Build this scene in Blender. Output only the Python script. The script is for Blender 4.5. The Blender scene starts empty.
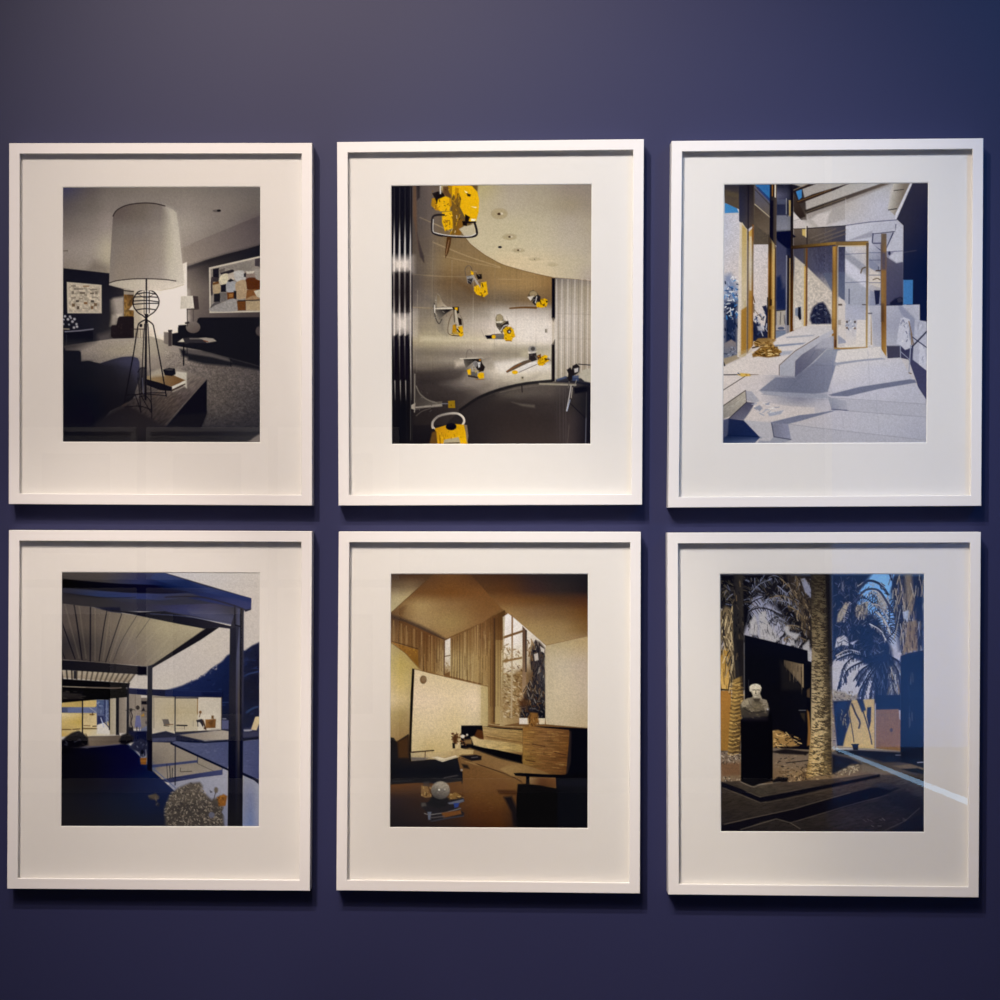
import numpy as np

def hx(c):
    if isinstance(c, str):
        return np.array([int(c[i:i + 2], 16) for i in (0, 2, 4)], float)
    return np.array(c, float)

def pts(s):
    if isinstance(s, str):
        s = [float(v) for v in s.replace(',', ' ').split()]
    a = np.array(s, float)
    return a.reshape(-1, 2)

def smooth(p, closed, n=6):
    m = len(p)
    out = []
    for i in range(m if closed else m - 1):
        if closed:
            a, b, c, d = p[(i - 1) % m], p[i], p[(i + 1) % m], p[(i + 2) % m]
        else:
            a, b, c, d = p[max(i - 1, 0)], p[i], p[i + 1], p[min(i + 2, m - 1)]
        for k in range(n):
            t = k / n
            out.append(.5 * (2 * b + (c - a) * t + (2 * a - 5 * b + 4 * c - d) * t * t + (3 * b - a - 3 * c + d) * t ** 3))
    if not closed:
        out.append(p[-1])
    return np.array(out)

def lin(c0, c1, x0, y0, x1, y1):
    """pigment running from one tone to another along a line"""
    a, b = hx(c0), hx(c1)
    d = (x1 - x0) ** 2 + (y1 - y0) ** 2
    def f(X, Y):
        t = np.clip(((X - x0) * (x1 - x0) + (Y - y0) * (y1 - y0)) / d, 0, 1)[..., None]
        return a * (1 - t) + b * t
    return f

def grid(xs, ys, rows):
    """tones at the nodes of a coarse net, blended between them"""
    xs = np.array(xs, float); ys = np.array(ys, float)
    C = np.array([[hx(c) for c in (r.split() if isinstance(r, str) else r)] for r in rows])
    def ss(v, k):
        i = np.clip(np.searchsorted(k, v) - 1, 0, len(k) - 2)
        t = np.clip((v - k[i]) / (k[i + 1] - k[i]), 0, 1)
        return i, t * t * (3 - 2 * t) * .5 + t * .5
    def f(X, Y):
        i, t = ss(X, xs); j, u = ss(Y, ys)
        t = t[..., None]; u = u[..., None]
        return (C[j, i] * (1 - t) + C[j, i + 1] * t) * (1 - u) + (C[j + 1, i] * (1 - t) + C[j + 1, i + 1] * t) * u
    return f

class Print:
    """a photographic print: a net of pigment samples, drawn shape over shape"""
    def __init__(self, x0, y0, x1, y1, base, res=2.0, seed=1):
        self.x0, self.y0, self.x1, self.y1 = x0, y0, x1, y1
        self.nx = int(round((x1 - x0) * res)) + 1
        self.ny = int(round((y1 - y0) * res)) + 1
        self.xs = np.linspace(x0, x1, self.nx); self.ys = np.linspace(y0, y1, self.ny)
        self.X, self.Y = np.meshgrid(self.xs, self.ys)
        self.I = np.zeros((self.ny, self.nx, 3))
        self.r = np.random.RandomState(seed)
        self.I[:] = self._c(base, self.X, self.Y)

    def _c(self, c, X, Y):
        return c(X, Y) if callable(c) else np.broadcast_to(hx(c), X.shape + (3,))

    def _box(self, p, m):
        i0 = np.searchsorted(self.xs, p[:, 0].min() - m); i1 = np.searchsorted(self.xs, p[:, 0].max() + m)
        j0 = np.searchsorted(self.ys, p[:, 1].min() - m); j1 = np.searchsorted(self.ys, p[:, 1].max() + m)
        return slice(max(j0, 0), max(j1, 0)), slice(max(i0, 0), max(i1, 0))

    def _dist(self, p, closed, X, Y):
        d2 = np.full(X.shape, 1e9); par = np.zeros(X.shape); ins = np.zeros(X.shape, bool)
        n = len(p)
        for k in range(n if closed else n - 1):
            a = p[k]; b = p[(k + 1) % n]
            ex, ey = b - a
            L = ex * ex + ey * ey
            t = np.clip(((X - a[0]) * ex + (Y - a[1]) * ey) / (L or 1), 0, 1)
            q = (X - a[0] - t * ex) ** 2 + (Y - a[1] - t * ey) ** 2
            w = q < d2
            d2 = np.where(w, q, d2); par = np.where(w, k + t, par)
            if closed and ey != 0:
                c = (a[1] > Y) != (b[1] > Y)
                ins ^= c & (X < a[0] + (Y - a[1]) * ex / ey)
        return np.sqrt(d2), par / max(n - 1, 1), ins

    def _mask(self, s, soft, sm):
        p = pts(s) if not isinstance(s, np.ndarray) else s
        if sm: p = smooth(p, True)
        sl = self._box(p, soft + 1)
        X, Y = self.X[sl], self.Y[sl]
        if not X.size: return sl, X, Y, X
        d, _, ins = self._dist(p, True, X, Y)
        d = np.where(ins, d, -d)
        return sl, X, Y, np.clip(.5 + d / (2 * soft), 0, 1)

    def P(self, s, c, soft=.45, a=1, sm=False):
        sl, X, Y, m = self._mask(s, soft, sm)
        if not X.size: return
        m = (m * a)[..., None]
        self.I[sl] = self.I[sl] * (1 - m) + self._c(c, X, Y) * m

    def R(self, x0, y0, x1, y1, c, **k):
        self.P([x0, y0, x1, y0, x1, y1, x0, y1], c, **k)

    def E(self, cx, cy, rx, ry, c, rot=0, **k):
        t = np.linspace(0, 2 * np.pi, 25)[:-1]
        q = np.radians(rot)
        x, y = rx * np.cos(t), ry * np.sin(t)
        self.P(np.stack([cx + x * np.cos(q) - y * np.sin(q), cy + x * np.sin(q) + y * np.cos(q)], 1), c, **k)

    def L(self, s, w, c, a=1, sm=False, w2=None, soft=.4):
        p = pts(s) if not isinstance(s, np.ndarray) else s
        if sm: p = smooth(p, False)
        w2 = w if w2 is None else w2
        sl = self._box(p, max(w, w2) + 1)
        X, Y = self.X[sl], self.Y[sl]
        if not X.size: return
        d, t, _ = self._dist(p, False, X, Y)
        hw = (w + (w2 - w) * t) / 2
        m = (np.clip((hw - d) / (2 * soft) + .5, 0, 1) * np.minimum(1, hw * 2 / .6) * a)[..., None]
        self.I[sl] = self.I[sl] * (1 - m) + self._c(c, X, Y) * m

    def C(self, s, w, c, **k):
        self.L(s, w, c, sm=True, **k)

    def glow(self, cx, cy, rx, ry, c, a=1):
        m = np.exp(-(((self.X - cx) / rx) ** 2 + ((self.Y - cy) / ry) ** 2)) * a
        m = m[..., None]
        self.I = self.I * (1 - m) + hx(c) * m

    def N(self, s, amp, sx=1, sy=1, soft=.6, ang=0, tint=(1, 1, 1)):
        """grain: value noise with its own cell size and slant"""
        sl, X, Y, m = self._mask(s, soft, False)
        if not X.size: return
        q = np.radians(ang)
        U = (X * np.cos(q) + Y * np.sin(q)) / sx; V = (-X * np.sin(q) + Y * np.cos(q)) / sy
        U -= U.min(); V -= V.min()
        T = self.r.rand(int(V.max()) + 3, int(U.max()) + 3) - .5
        i = U.astype(int); j = V.astype(int); u = U - i; v = V - j
        n = (T[j, i] * (1 - u) + T[j, i + 1] * u) * (1 - v) + (T[j + 1, i] * (1 - u) + T[j + 1, i + 1] * u) * v
        f = 1 + (n * m * 2 * amp)[..., None] * np.array(tint)
        self.I[sl] = np.clip(self.I[sl] * f, 0, 255)

    def strokes(self, s, n, ln, ang, cols, w=.7, a=.9, bend=0):
        """n short strokes scattered inside an outline"""
        p = pts(s)
        lo, hi = p.min(0), p.max(0)
        k = tries = 0
        while k < n and tries < n * 20:
            tries += 1
            q = lo + self.r.rand(2) * (hi - lo)
            ins = False
            for i in range(len(p)):
                b, e = p[i], p[(i + 1) % len(p)]
                if (b[1] > q[1]) != (e[1] > q[1]) and q[0] < b[0] + (q[1] - b[1]) * (e[0] - b[0]) / (e[1] - b[1]):
                    ins = not ins
            if not ins: continue
            k += 1
            t = np.radians(self.r.uniform(*ang)); l = self.r.uniform(*ln)
            d = np.array([np.cos(t), np.sin(t)])
            e = q + d * l; mid = q + d * l / 2 + np.array([-d[1], d[0]]) * bend * self.r.uniform(-1, 1)
            self.L(np.array([q, mid, e]), w * self.r.uniform(.7, 1.3), cols[self.r.randint(len(cols))], a=a)
WALL_RGB = (.0262, .0292, .089)
GLASS_IOR = 1.62
JAMB = 1.61
FAR = -6.25
RIGHT = 3.2
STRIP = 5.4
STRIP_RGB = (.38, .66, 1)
GAIN = {'a': (.755, .655, .585), 'b': (.86, .80, .745), 'c': (.715, .70, .735), 'd': (.73, .64, .57), 'e': (.785, .70, .625), 'f': (.575, .56, .61)}
VEIL = {'a': (.0035, .003, .003), 'b': (.0055, .005, .005), 'c': (.006, .006, .006), 'd': (.003, .003, .003), 'e': (.003, .002, .002), 'f': (.0015, .0015, .001)}
def LIGHTS():
    spot('track_spot', (-1.40, -3.3, 4.45), (.08, 0, 1.60), 470, (1, .84, .725), 40, .9, .06)
    spot('track_spot', (-.40, -2.75, 4.45), (.02, 0, 1.62), 190, (1, .84, .725), 42, .9, .08)
    spot('track_spot', (-1.05, -2.75, 4.45), (-.78, 0, .82), 290, (1, .86, .76), 14, .7, .05)
    spot('track_spot', (-1.05, -2.75, 4.45), (.08, 0, .92), 280, (1, .85, .70), 14.5, .7, .05)
    spot('track_spot', (-1.05, -2.75, 4.45), (.40, 0, 1.65), 150, (.86, .97, .95), 24, .8, .05)
    spot('cool_spot', (2.9, -3.2, 4.4), (1.0, 0, 2.15), 240, (.08, .44, 1), 27, 1, .25)
    area('room_fill', (-1.3, -4.1, 4.6), (-1.3, -3.8, 0), 92, (1, .87, .81), 3, 1.2)  # unseen fill lamp, added to lighten the shadows
    spot('opposite_spot', (-1.7, -2.6, 4.45), (-1.7, -4.8, 1.2), 180, (1, .85, .7), 44, .6, .1)
    area('far_wall_fill', (2.4, -5.25, .06), (2.4, -6.25, 1.0), 40, (.45, .72, 1), 1.3, .1, 150)  # unseen lamp, added so the far wall mirrors brighter low down
def print_a():
    p = Print(63, 187.3, 260.3, 441.8, grid([63, 90, 108, 150, 185, 220, 260], [187, 205, 225, 250, 268, 285], [
        '3c3950 544b4a 665c55 72675e 72685f 696059 5c5450',
        '524a4b 655b54 766b63 7a7068 82776e 766b63 5f5650',
        '6b605a 7b7068 8d8078 8c8078 95897e 786d65 544a48',
        '8a7d75 94877d aa9d88 a89c8a 8c7f75 70665f 5b504a',
        '807368 8c8074 a0937e 8a7d72 8a7d70 7a6e64 63574f',
        '5a504a 7a6e66 8c8074 8a7d72 8a7d70 7a6e64 63574f']), seed=2)
    p.L('63 250.7 67.5 250.6', 1, '5c5148')
    p.P('94 260 109 266 109 274 86 271', '5c5049', soft=4, a=.5)
    # ceiling fixture
    p.E(216, 211, 3.4, 1.3, '4c4340', a=.8); p.E(219, 210.8, 2, 1.2, '120f12')
    # soffit on the right and dark wall under it
    p.P('180 249 200 240 222 231 240 223.5 260.5 215.5 260.5 247 187 267 180 268', lin('8a7c70', '4c4242', 185, 262, 258, 225))
    p.P('178 268 192 264 188 275', '8a7c70', soft=3, a=.5)
    p.P('186 267 206 260 225 254.5 245 249.5 260.5 245 260.5 330 186 330', grid([186, 210, 260], [246, 262, 290, 320], [
        '2a2524 1c191d 15141a', '5a4f4a 2c2626 1a191e', '7c6f64 5c514b 4a403e', '6a5e57 554a46 3a3232']))
    p.P('186 266.5 206 259.8 225 254 260.5 245 260.5 249 222 259 200 266 187 270', '1b181b', soft=2, a=.55)
    # bright far wall behind the lamp
    p.P('124 288 187 262 187.2 325 178 333 172 340 165 344 148 340 134 336 124 330', grid([124, 136, 150, 187], [265, 290, 310, 345], [
        '9c9080 b9ab9b cfc0b0 d8cabc', 'a39684 c2b3a1 dccbb9 e8dacd', '8d8070 b6a693 dfcdb9 e9dbce', '7a6e62 a3957f cbb8a2 cdbcac']))
    p.P('147 330 187 318 180 333 150 345', 'dccbb8', soft=6, a=.5)
    p.P('150 292 187 292 187 320 176 330 160 338 150 325', 'ecdfd2', soft=5, a=.7)
    # dark room on the left
    p.P('63 268 86 270.5 109.5 273.2 109.5 284 124 289.5 124.5 318 134 319 134 339 100 342 63 347', grid([63, 85, 110, 134], [268, 300, 346], [
        '14131a 12111a 14131a 1a181c', '15141c 191820 1c1a20 3a3230', '101018 171720 2a2627 2a2424']))
    p.P('98 335 111 331 112 340 98 343', '5c524f', soft=3, a=.7)
    p.P('110 300 113 298 124 296.5 124.3 318 118 325 110 326', lin('2f2926', '998c80', 108, 310, 117, 308), soft=1.5)
    p.P('112 315 117 314 116 325 110 326', 'b3a596', soft=1.6, a=.6)
    p.P('117 314 122 313.5 122 317 117 318', 'c9baa9', soft=1, a=.6)
    p.P('124 290 134 290.5 134 295 124 294', '8d8071'); p.P('124 290 134 291 134 292 124 291', '241d1a')
    p.P('124 294.3 134 294.6 134 317.5 124 317', grid([124, 134], [294, 317], ['6b4a22 4a3420', '8a6c3c 6b4a20']))
    p.N('124 294.3 134 294.6 134 317.5 124 317', .35, 1.1, 2)
    p.P('129 309.8 133.2 304 134.5 310.2', 'c6b7a6')
    p.P('134 291 141 291 141 325 134 325', 'a3957f', a=.5, soft=2)
    # left picture
    p.P('66.8 281.8 101.6 284.8 101.7 313.2 67.4 313.2', 'b5a693'); p.P('68.5 283.6 100 286.3 100 311.8 69 311.8', 'ab9c89')
    p.N('68.5 283.6 100 286.3 100 311.8 69 311.8', .22, 1.6, 1.6)
    for x, y, w, h, c in [(71, 285, 5, 1.6, '6e6255'), (74, 288.5, 9, .9, '4b4138'), (72, 291, 2, 3, '5c5045'), (80, 292, 5, 1.8, '4c4035'), (83, 285.5, 6, 1.2, '7a5a3a'),
                          (90, 289, 7, 1, '5c5045'), (90, 292.5, 4, 1.6, '54473b'), (95, 291, 2.5, 3, '6b5e51'), (84, 294, 3, 1.6, '7c6f60'), (71, 297, 5, 1, '74675a'),
                          (79, 298, 4, 1, '6e5f50'), (92, 297, 6, 1, '74675a'), (76, 300, 3, 2, '352d29'), (91, 300, 3, 2.2, '352d29'), (84, 302, 3.4, 2, '6d431f'),
                          (72, 303.5, 3, 3, '57412c'), (94, 303, 3, 3, '57402b'), (77, 306, 2.3, 3, '3a2c22'), (91, 306, 2.3, 3, '5c3c20'), (83, 308, 5, .8, '857869'), (84, 297, 3, 3, '8f8373')]:
        p.R(x, y, x + w, y + h, c, a=.85)
    # flowers and sideboard
    for x, y, r in [(65, 316.2, 1.2), (70, 316.5, 1.1), (68, 319.2, 1.3), (74.5, 319, 1.3), (63.5, 319.5, 1), (72.5, 321.5, 1.3), (76.5, 324, 1.1), (63.3, 324, 1), (74, 327.5, 1.2), (77, 326.6, 1.2), (69, 324.5, .8), (71, 318, .8)]:
        p.E(x, y, r, r, 'b9b0b2', a=.9, soft=.7)
    p.L('63 328.8 69 329', 1.3, '857969')
    p.L('65 331.6 80 330.6 93 329', 1.2, '6a6570'); p.P('63 333 93 331 93 341 63 345', '0d0e16')
    p.L('66.5 335 66.5 345', .8, '25242c')
    # armchair far
    p.P('111 327.5 112 325.2 116.5 325 118 318 119.5 316.4 132.5 316 134 317.5 134 337 128 338.6 114 339 111 336', '1c1517')
    p.strokes('112 327 133 318 133 337 113 338', 20, (1, 2), (0, 180), ['2c2120', '140f12'])
    # carpet
    p.P('63 346 86 342.5 112 338.7 134 338 150 336 172 343 190 347 260.5 366 260.5 442 63 442', grid([63, 90, 120, 150, 180, 215, 260], [338, 350, 362, 375, 400, 428], [
        '6d625c 8d8075 988b7f a39684 94877b 655a54 2a2628',
        '6b605a 8a7d72 958876 a09381 8b7e73 5c524d 302b2e',
        '5c524d 70665f 8a7d70 8d8074 7b6f66 5e534e 3a3435',
        '3a3435 544b48 645a54 7a6e64 6b605a 5e544e 4c4442',
        '2a2729 2d292b 3a3435 4c4442 544b47 544b46 3a3536',
        '1e1d22 1e1d22 262429 2c292d 332f33 332f31 2a272b']))
    p.N('165 350 260 366 260 428 165 428', .17, .9, .9)
    p.N('185 345 260 366 260 428 185 428', .13, 2.2, 1.6)
    p.N('85 343 150 337 150 365 85 365', .06, 1, .8)
    p.P('63 342 95 341 75 350 63 352', '2f2a2b', soft=4, a=.8)
    # sofa, coffee table, lamp on the right
    p.P('178 328 178.5 325.2 186 324.6 196 325 198 318.5 200 317.4 260.5 317 260.5 366 250 363 200 350 172 345 172 333.5 178 332.5', '131217')
    p.P('180 349 210 353 228 357 260.5 366 260.5 370 215 362 182 356', '17161b', soft=1.5)
    p.P('188 350 206 352 231 362 231 366 205 364 188 360', '1a191d', soft=1.5)
    p.P('186 348 210 353 228 358 232 362 212 357 186 353', '5c534f', soft=1, a=.8)
    p.P('164 332 172 332.2 172.4 345 166 344 164 343', '70655d'); p.R(168.5, 330, 171.8, 346, '3a3130'); p.R(168.3, 330, 172.3, 331.2, '15131a')
    p.E(193.2, 327.2, 7.2, 5.9, lin('6e635b', '544843', 190, 322, 196, 333)); p.E(260, 331, 4.2, 5, '443b3a')
    p.P('181 296.3 193 295.6 194.3 308 180.3 308.9', lin('bdb0a0', 'cbbfb0', 181, 300, 193, 300)); p.P('193 296 198 296.3 199.2 309 194.5 309', '352a29')
    p.L('187.3 309 187.6 326', .9, '3d3431'); p.L('193.5 310 193.5 321', .8, '4a403c'); p.L('187 309.5 198 309.2', .7, '3a302e')
    p.L('186 323 188.5 322.5', 2, '2a2425')
    p.P('178 342 182 338.4 190 337 214 338 217 341 207 343 190 342.6 186 344', '2a2629'); p.P('178 341.8 183 338.2 184.5 341.8', 'bfb2a0')
    p.L('190 338.6 213 338.7', .9, '7a7069'); p.P('199 338 206 337.4 214 339 216.5 341 207 342.6 205 340.5', '93877b'); p.L('204 340.5 208 341.6', 1, '6b3a24')
    p.L('183.8 343 183.8 365', 1.3, '0f0e13'); p.L('187 344 187.4 354', .8, '15141a'); p.L('231 359 231 366', 1, '131217')
    # framed painting on the right wall
    p.P('209 267.6 260.5 256 260.5 312 209.6 313', 'b8ab9a'); p.P('210.6 269 260.5 257.6 260.5 310.6 211 311.4', '7f756c')
    for s, c in [('213 269 219 268 219 278 213 278', '17141a'), ('219 270 225 268 225 271 220 273', '5d534d'), ('220 273 234 269 234 273 222 275', '231e22'), ('225 267 252 261 252 270 234 270', '756c64'),
                 ('255 259 260.5 258 260.5 267 255 266', '3a3235'), ('211 279 214 277 219 280 213 284 213 294 211 294', '3a3133'), ('213 278 219 277 219 282 213 284', '2f282a'),
                 ('213 283 216 282 220 284 220.5 291 217 294 213.4 293', '9c8668'), ('213 283 219 281 219 283.6 213 285', '5c3a1e'), ('219 280 222 275 227 273.5 230 277 229 282 225 285 220.5 284.6', 'b9ab92'),
                 ('228 274 234 272 236 279 229 281', 'a8998a'), ('234 272 242 270.5 245 273 245 280 238 282 235 279', 'a6a09a'), ('244 272 254 271 256 278 247 279', '7b6a60'), ('246 271.5 255 271 253 273.5 247 273.8', 'b3a898'),
                 ('246 279.5 252 277.5 260.5 280 260.5 289 247 289', '4a2410'), ('254 270 260.5 268 260.5 281 256 279', '8c8278'), ('227 282 232 281 236 283 236 291 228 292 226 288', '8e8b8b'),
                 ('236 283 245 280 247 290 247 297 238 299 236 292', '9a8266'), ('221 285 226 284 226 292 221 292', '15131a'), ('227 281 231 278.6 234 280.6 230 282', '18151a'), ('244 273.5 246 273 246 277 244 277', '151318'),
                 ('214 294 221 293 220 302 214 302', '18161a'), ('220 293 227 292.5 227 301 221 302', '5f5854'), ('227 292.5 235 292 234 299 227.6 300', '5a3115'), ('229 294 233 293.6 233 297 229 297.4', '8c5f30'), ('234 291 236.5 291 236.5 299 234 299', '1a1618'),
                 ('247 290 256 289 258 297 246 299', '6d4525'), ('254 291 260.5 289.6 260.5 298 257 297', 'b3a794'), ('246 299 254 295.5 260.5 299 260.5 300 246 300.4', '8d6f50'),
                 ('211 311 212 306 222 303 230 299 236 300 237 310.6', '8a837e'), ('211 306 216 302 221 302.4 214 306 211 308', '4d4746'), ('237 301 246 300.6 246 310.4 238 310.6', '5b3518'), ('238 300.4 260.5 299.4 260.5 300.6 238 301.4', '1d1515'),
                 ('246 301 260.5 300.6 260.5 310.5 246.4 310.6', '9a8568')]:
        p.P(s, c, sm=len(s.split()) > 9)
    p.E(224, 279, 4.2, 4.8, 'beb196', a=.9)
    p.N('211 269 260 258 260 310 211 311', .07, 1.2, 1.2)
    # table with book
    p.P('139.5 378 150 369 178 368 206.8 378.6 180 408 165 426.5 160 430 98 430 112 411 126 399 139.5 398', grid([100, 140, 170, 205], [370, 385, 400, 428], [
        '544b47 6d625b 8b7f73 6e625a', '2d2829 4b423f 6c6058 5c504a', '242124 39312f 4c403a 40363a', '1b1a1e 241f21 2a2424 2a2424']))
    p.N('112 411 140 380 205 376 165 426 110 428', .2, 3, .9, ang=-40)
    p.strokes('120 402 140 395 190 392 160 425 115 425', 26, (3, 9), (-50, -30), ['5c3c28', '2a2222', '50443e'], w=.5, a=.45)
    p.P('207 378.8 207 413 201 428 165.5 428 185 404', '0a0b14'); p.P('207 412 205 419 201 428 166 428 178 414', '151318', soft=2)
    p.L('166 424 206.6 379.4', .7, '6d625a', a=.5)
    p.P('176.5 371.2 186.8 372.4 187 388 184 386 180 380 174 376', 'b8ad9d', soft=.8)
    p.P('147 376 158 373.5 172 374.5 185.5 380 172 386.5 160 383 147 379.5', lin('8a7556', '67492c', 150, 376, 178, 383))
    p.P('150 372 163 367.5 165 376 150 377', 'a39684', soft=1.2, a=.8)
    p.P('172 386.4 185 380.6 185.2 383 172.6 389', 'c6bbac'); p.L('172.5 390 185 384', 1.1, '3a2a22'); p.L('173 391.5 185 386', 1, '8b8075')
    p.P('146.5 379 160 382.6 172 387 172 391 160 390 147 385', '121015')
    p.P('163 369.5 169 367.8 175 368.5 175.8 374 172 376 165 375', '121118'); p.E(169.5, 369.6, 4, .8, '4a4443', a=.7)
    # dark easy chair in front
    p.P('63 345 65.5 350.5 79 350.6 81 352.5 81.2 361.5 88 360.6 100 363.2 112 359.4 122 356.8 132 356.2 138 358 139.6 362 139.8 378 133 399 124 404 110 411 97 428 92 442 63 442', grid([63, 85, 110, 128, 140], [350, 362, 380, 400, 430], [
        '13131a 18181f 201f26 33313f 3a3849', '121219 15151b 211f25 302e3c 38364a', '101018 131319 1a181d 221f24 2c2930', '0e0f17 0c0e18 151318 17151a 1c191d', '0c0d15 080b16 110f14 151317 17151a']))
    p.P('104 363 118 358 134 357 138.8 361 139 376 136 380 130 366 118 364', '3f3d52', soft=3, a=.45)
    p.P('63 345 66 351 80 351 81 361 92 361 82 366 63 372', '14141c', soft=2, a=.7)
    # floor part behind chair, glassy foot of table
    p.P('63 427 92 427 100 419 128 405 164 426 200 427 260.5 427 260.5 442 63 442', grid([63, 140, 200, 260], [410, 427, 442], ['0d0d14 221d1f 1c191e 2a272b', '121117 241f21 201d22 2c2a2e', '131218 1c191c 1c1a1f 29272b']), soft=2)
    p.P('247 442 260.5 433 260.5 442', '6e645e', soft=.8)
    # lamp stand
    K = '100d12'
    p.C('146 289.2 138 292 133.6 299 133.6 306 138 312.4 143 315.6 146 318.5', 1.1, K); p.C('146 289.2 154 292 158.6 298.5 158.6 305 154.6 311.5 149 315.6 146 318.5', 1.1, K)
    for s in ['136 294.2 146 292.6 156 294.2', '135 297 146 296.6 157 297.2', '134 301 146 300.4 158.6 301.8', '134 304.2 146 303.4 158.6 303.2', '136.6 309.8 146 308.6 156 309.8']:
        p.C(s, 1, K)
    p.L('144.2 290 144.2 314', .6, K); p.L('149.3 291 149.3 313', .8, K); p.L('147.6 291 147.6 312', .5, '8b8da0'); p.C('137 293 146 298 155 293', .5, K)
    p.L('146.4 289 146.3 318', 1.1, K); p.P('144.6 314 148.4 314 147.4 318 148 323 144.8 323 145.4 318', K)
    p.L('146.2 322 145.6 399', 2.1, K)
    for s, w in [('145.6 319.5 139.5 323 137.6 328 134 351 130.5 370 124.6 402', 1.2), ('147 320 152.6 324 154.4 330 158.6 352 163 376 166.4 396', 1.2),
                 ('144.6 324 143.4 345 142.6 362 141.2 394', .9), ('148 324 149.4 350 150.6 378 151.6 412', .9)]:
        p.C(s, w, K)
    p.E(141, 325.4, 1.5, 1.7, K)
    for s in ['124.5 402 140 393.6 166 392.6', '126 395 146 394 166.3 395.6', '138 378 139.5 392 141 412', '139 397 146 396 151.5 404 151.8 418', '125 407 140 406 152 410', '135 394 139 405 141 412', '141 395 146 404 151 412', '138 372 141 368 146 368']:
        p.C(s, .9, K, a=.85)
    p.P('139.5 368 146 367 146 384 140 390 138 380', '1a181e', a=.7, soft=1.5); p.L('142.5 378 143.6 393', .9, '4c4b5c', a=.8)
    p.L('131 329 145 329', .9, '2a2322')
    for x in (133, 135.5, 138, 140.5, 143): p.L([x, 330, x, 337.6], .6, '3a302c', a=.6)
    # lamp shade
    p.P('109.3 283 117 280.6 132 279 146 278.7 165 279.6 184 283.4 184 285 172 288.6 160 290.4 146 290.6 130 289.6 116 287 109 285', grid([109, 130, 160, 184], [279, 291], ['a79b8b b3a695 c3b5a5 cdbfb0', 'a79b8b b9ab99 cdbdad d6c8ba']), sm=False)
    p.L('109 284.6 118 287.4 130 289.6', .5, '4f4540', a=.5); p.L('160 290.4 174 287.8 184 284.6', .6, '9a8a70', a=.6)
    p.P('113 216 116 211 122 207 130 204.4 143 203 155 203.6 165 206 172 209 176.4 213 178.6 228 181 250 183.6 272 184.2 283.4 165 279.6 146 278.8 132 279 117 280.6 109.3 283 110 262', grid([110, 120, 140, 160, 172, 184], [203, 215, 230, 250, 282], [
        '4b413f 564a45 63574e 6e635b 94897c 9d9285', '5c514c 5c504a 665b52 756a63 a09686 aaa093', '6b6059 70665e 766b64 857a70 a89d8c b4a89b', '786d65 7c7066 827468 8f8276 b0a592 bbae9f', '82766c 887a6c 8c7f74 998c82 bcb0a0 c6b9aa']))
    p.P('164 206 172 209 176.4 213 178.6 228 181 250 184 283 175 281.4 172 240 169 215', 'bdb1a2', soft=3, a=.5)
    p.C('113 216 116 211 122 207 130 204.4 143 203 155 203.6 165 206', 1, '241b1b'); p.C('109.3 283 117 280.6 132 279 146 278.7 165 279.5 176 281', .9, '2c2322')
    p.L('146.4 279 146.4 290', 1.5, K)
    p.N('63 187 260 187 260 442 63 442', .05, .8, .8)
    return p
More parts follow.
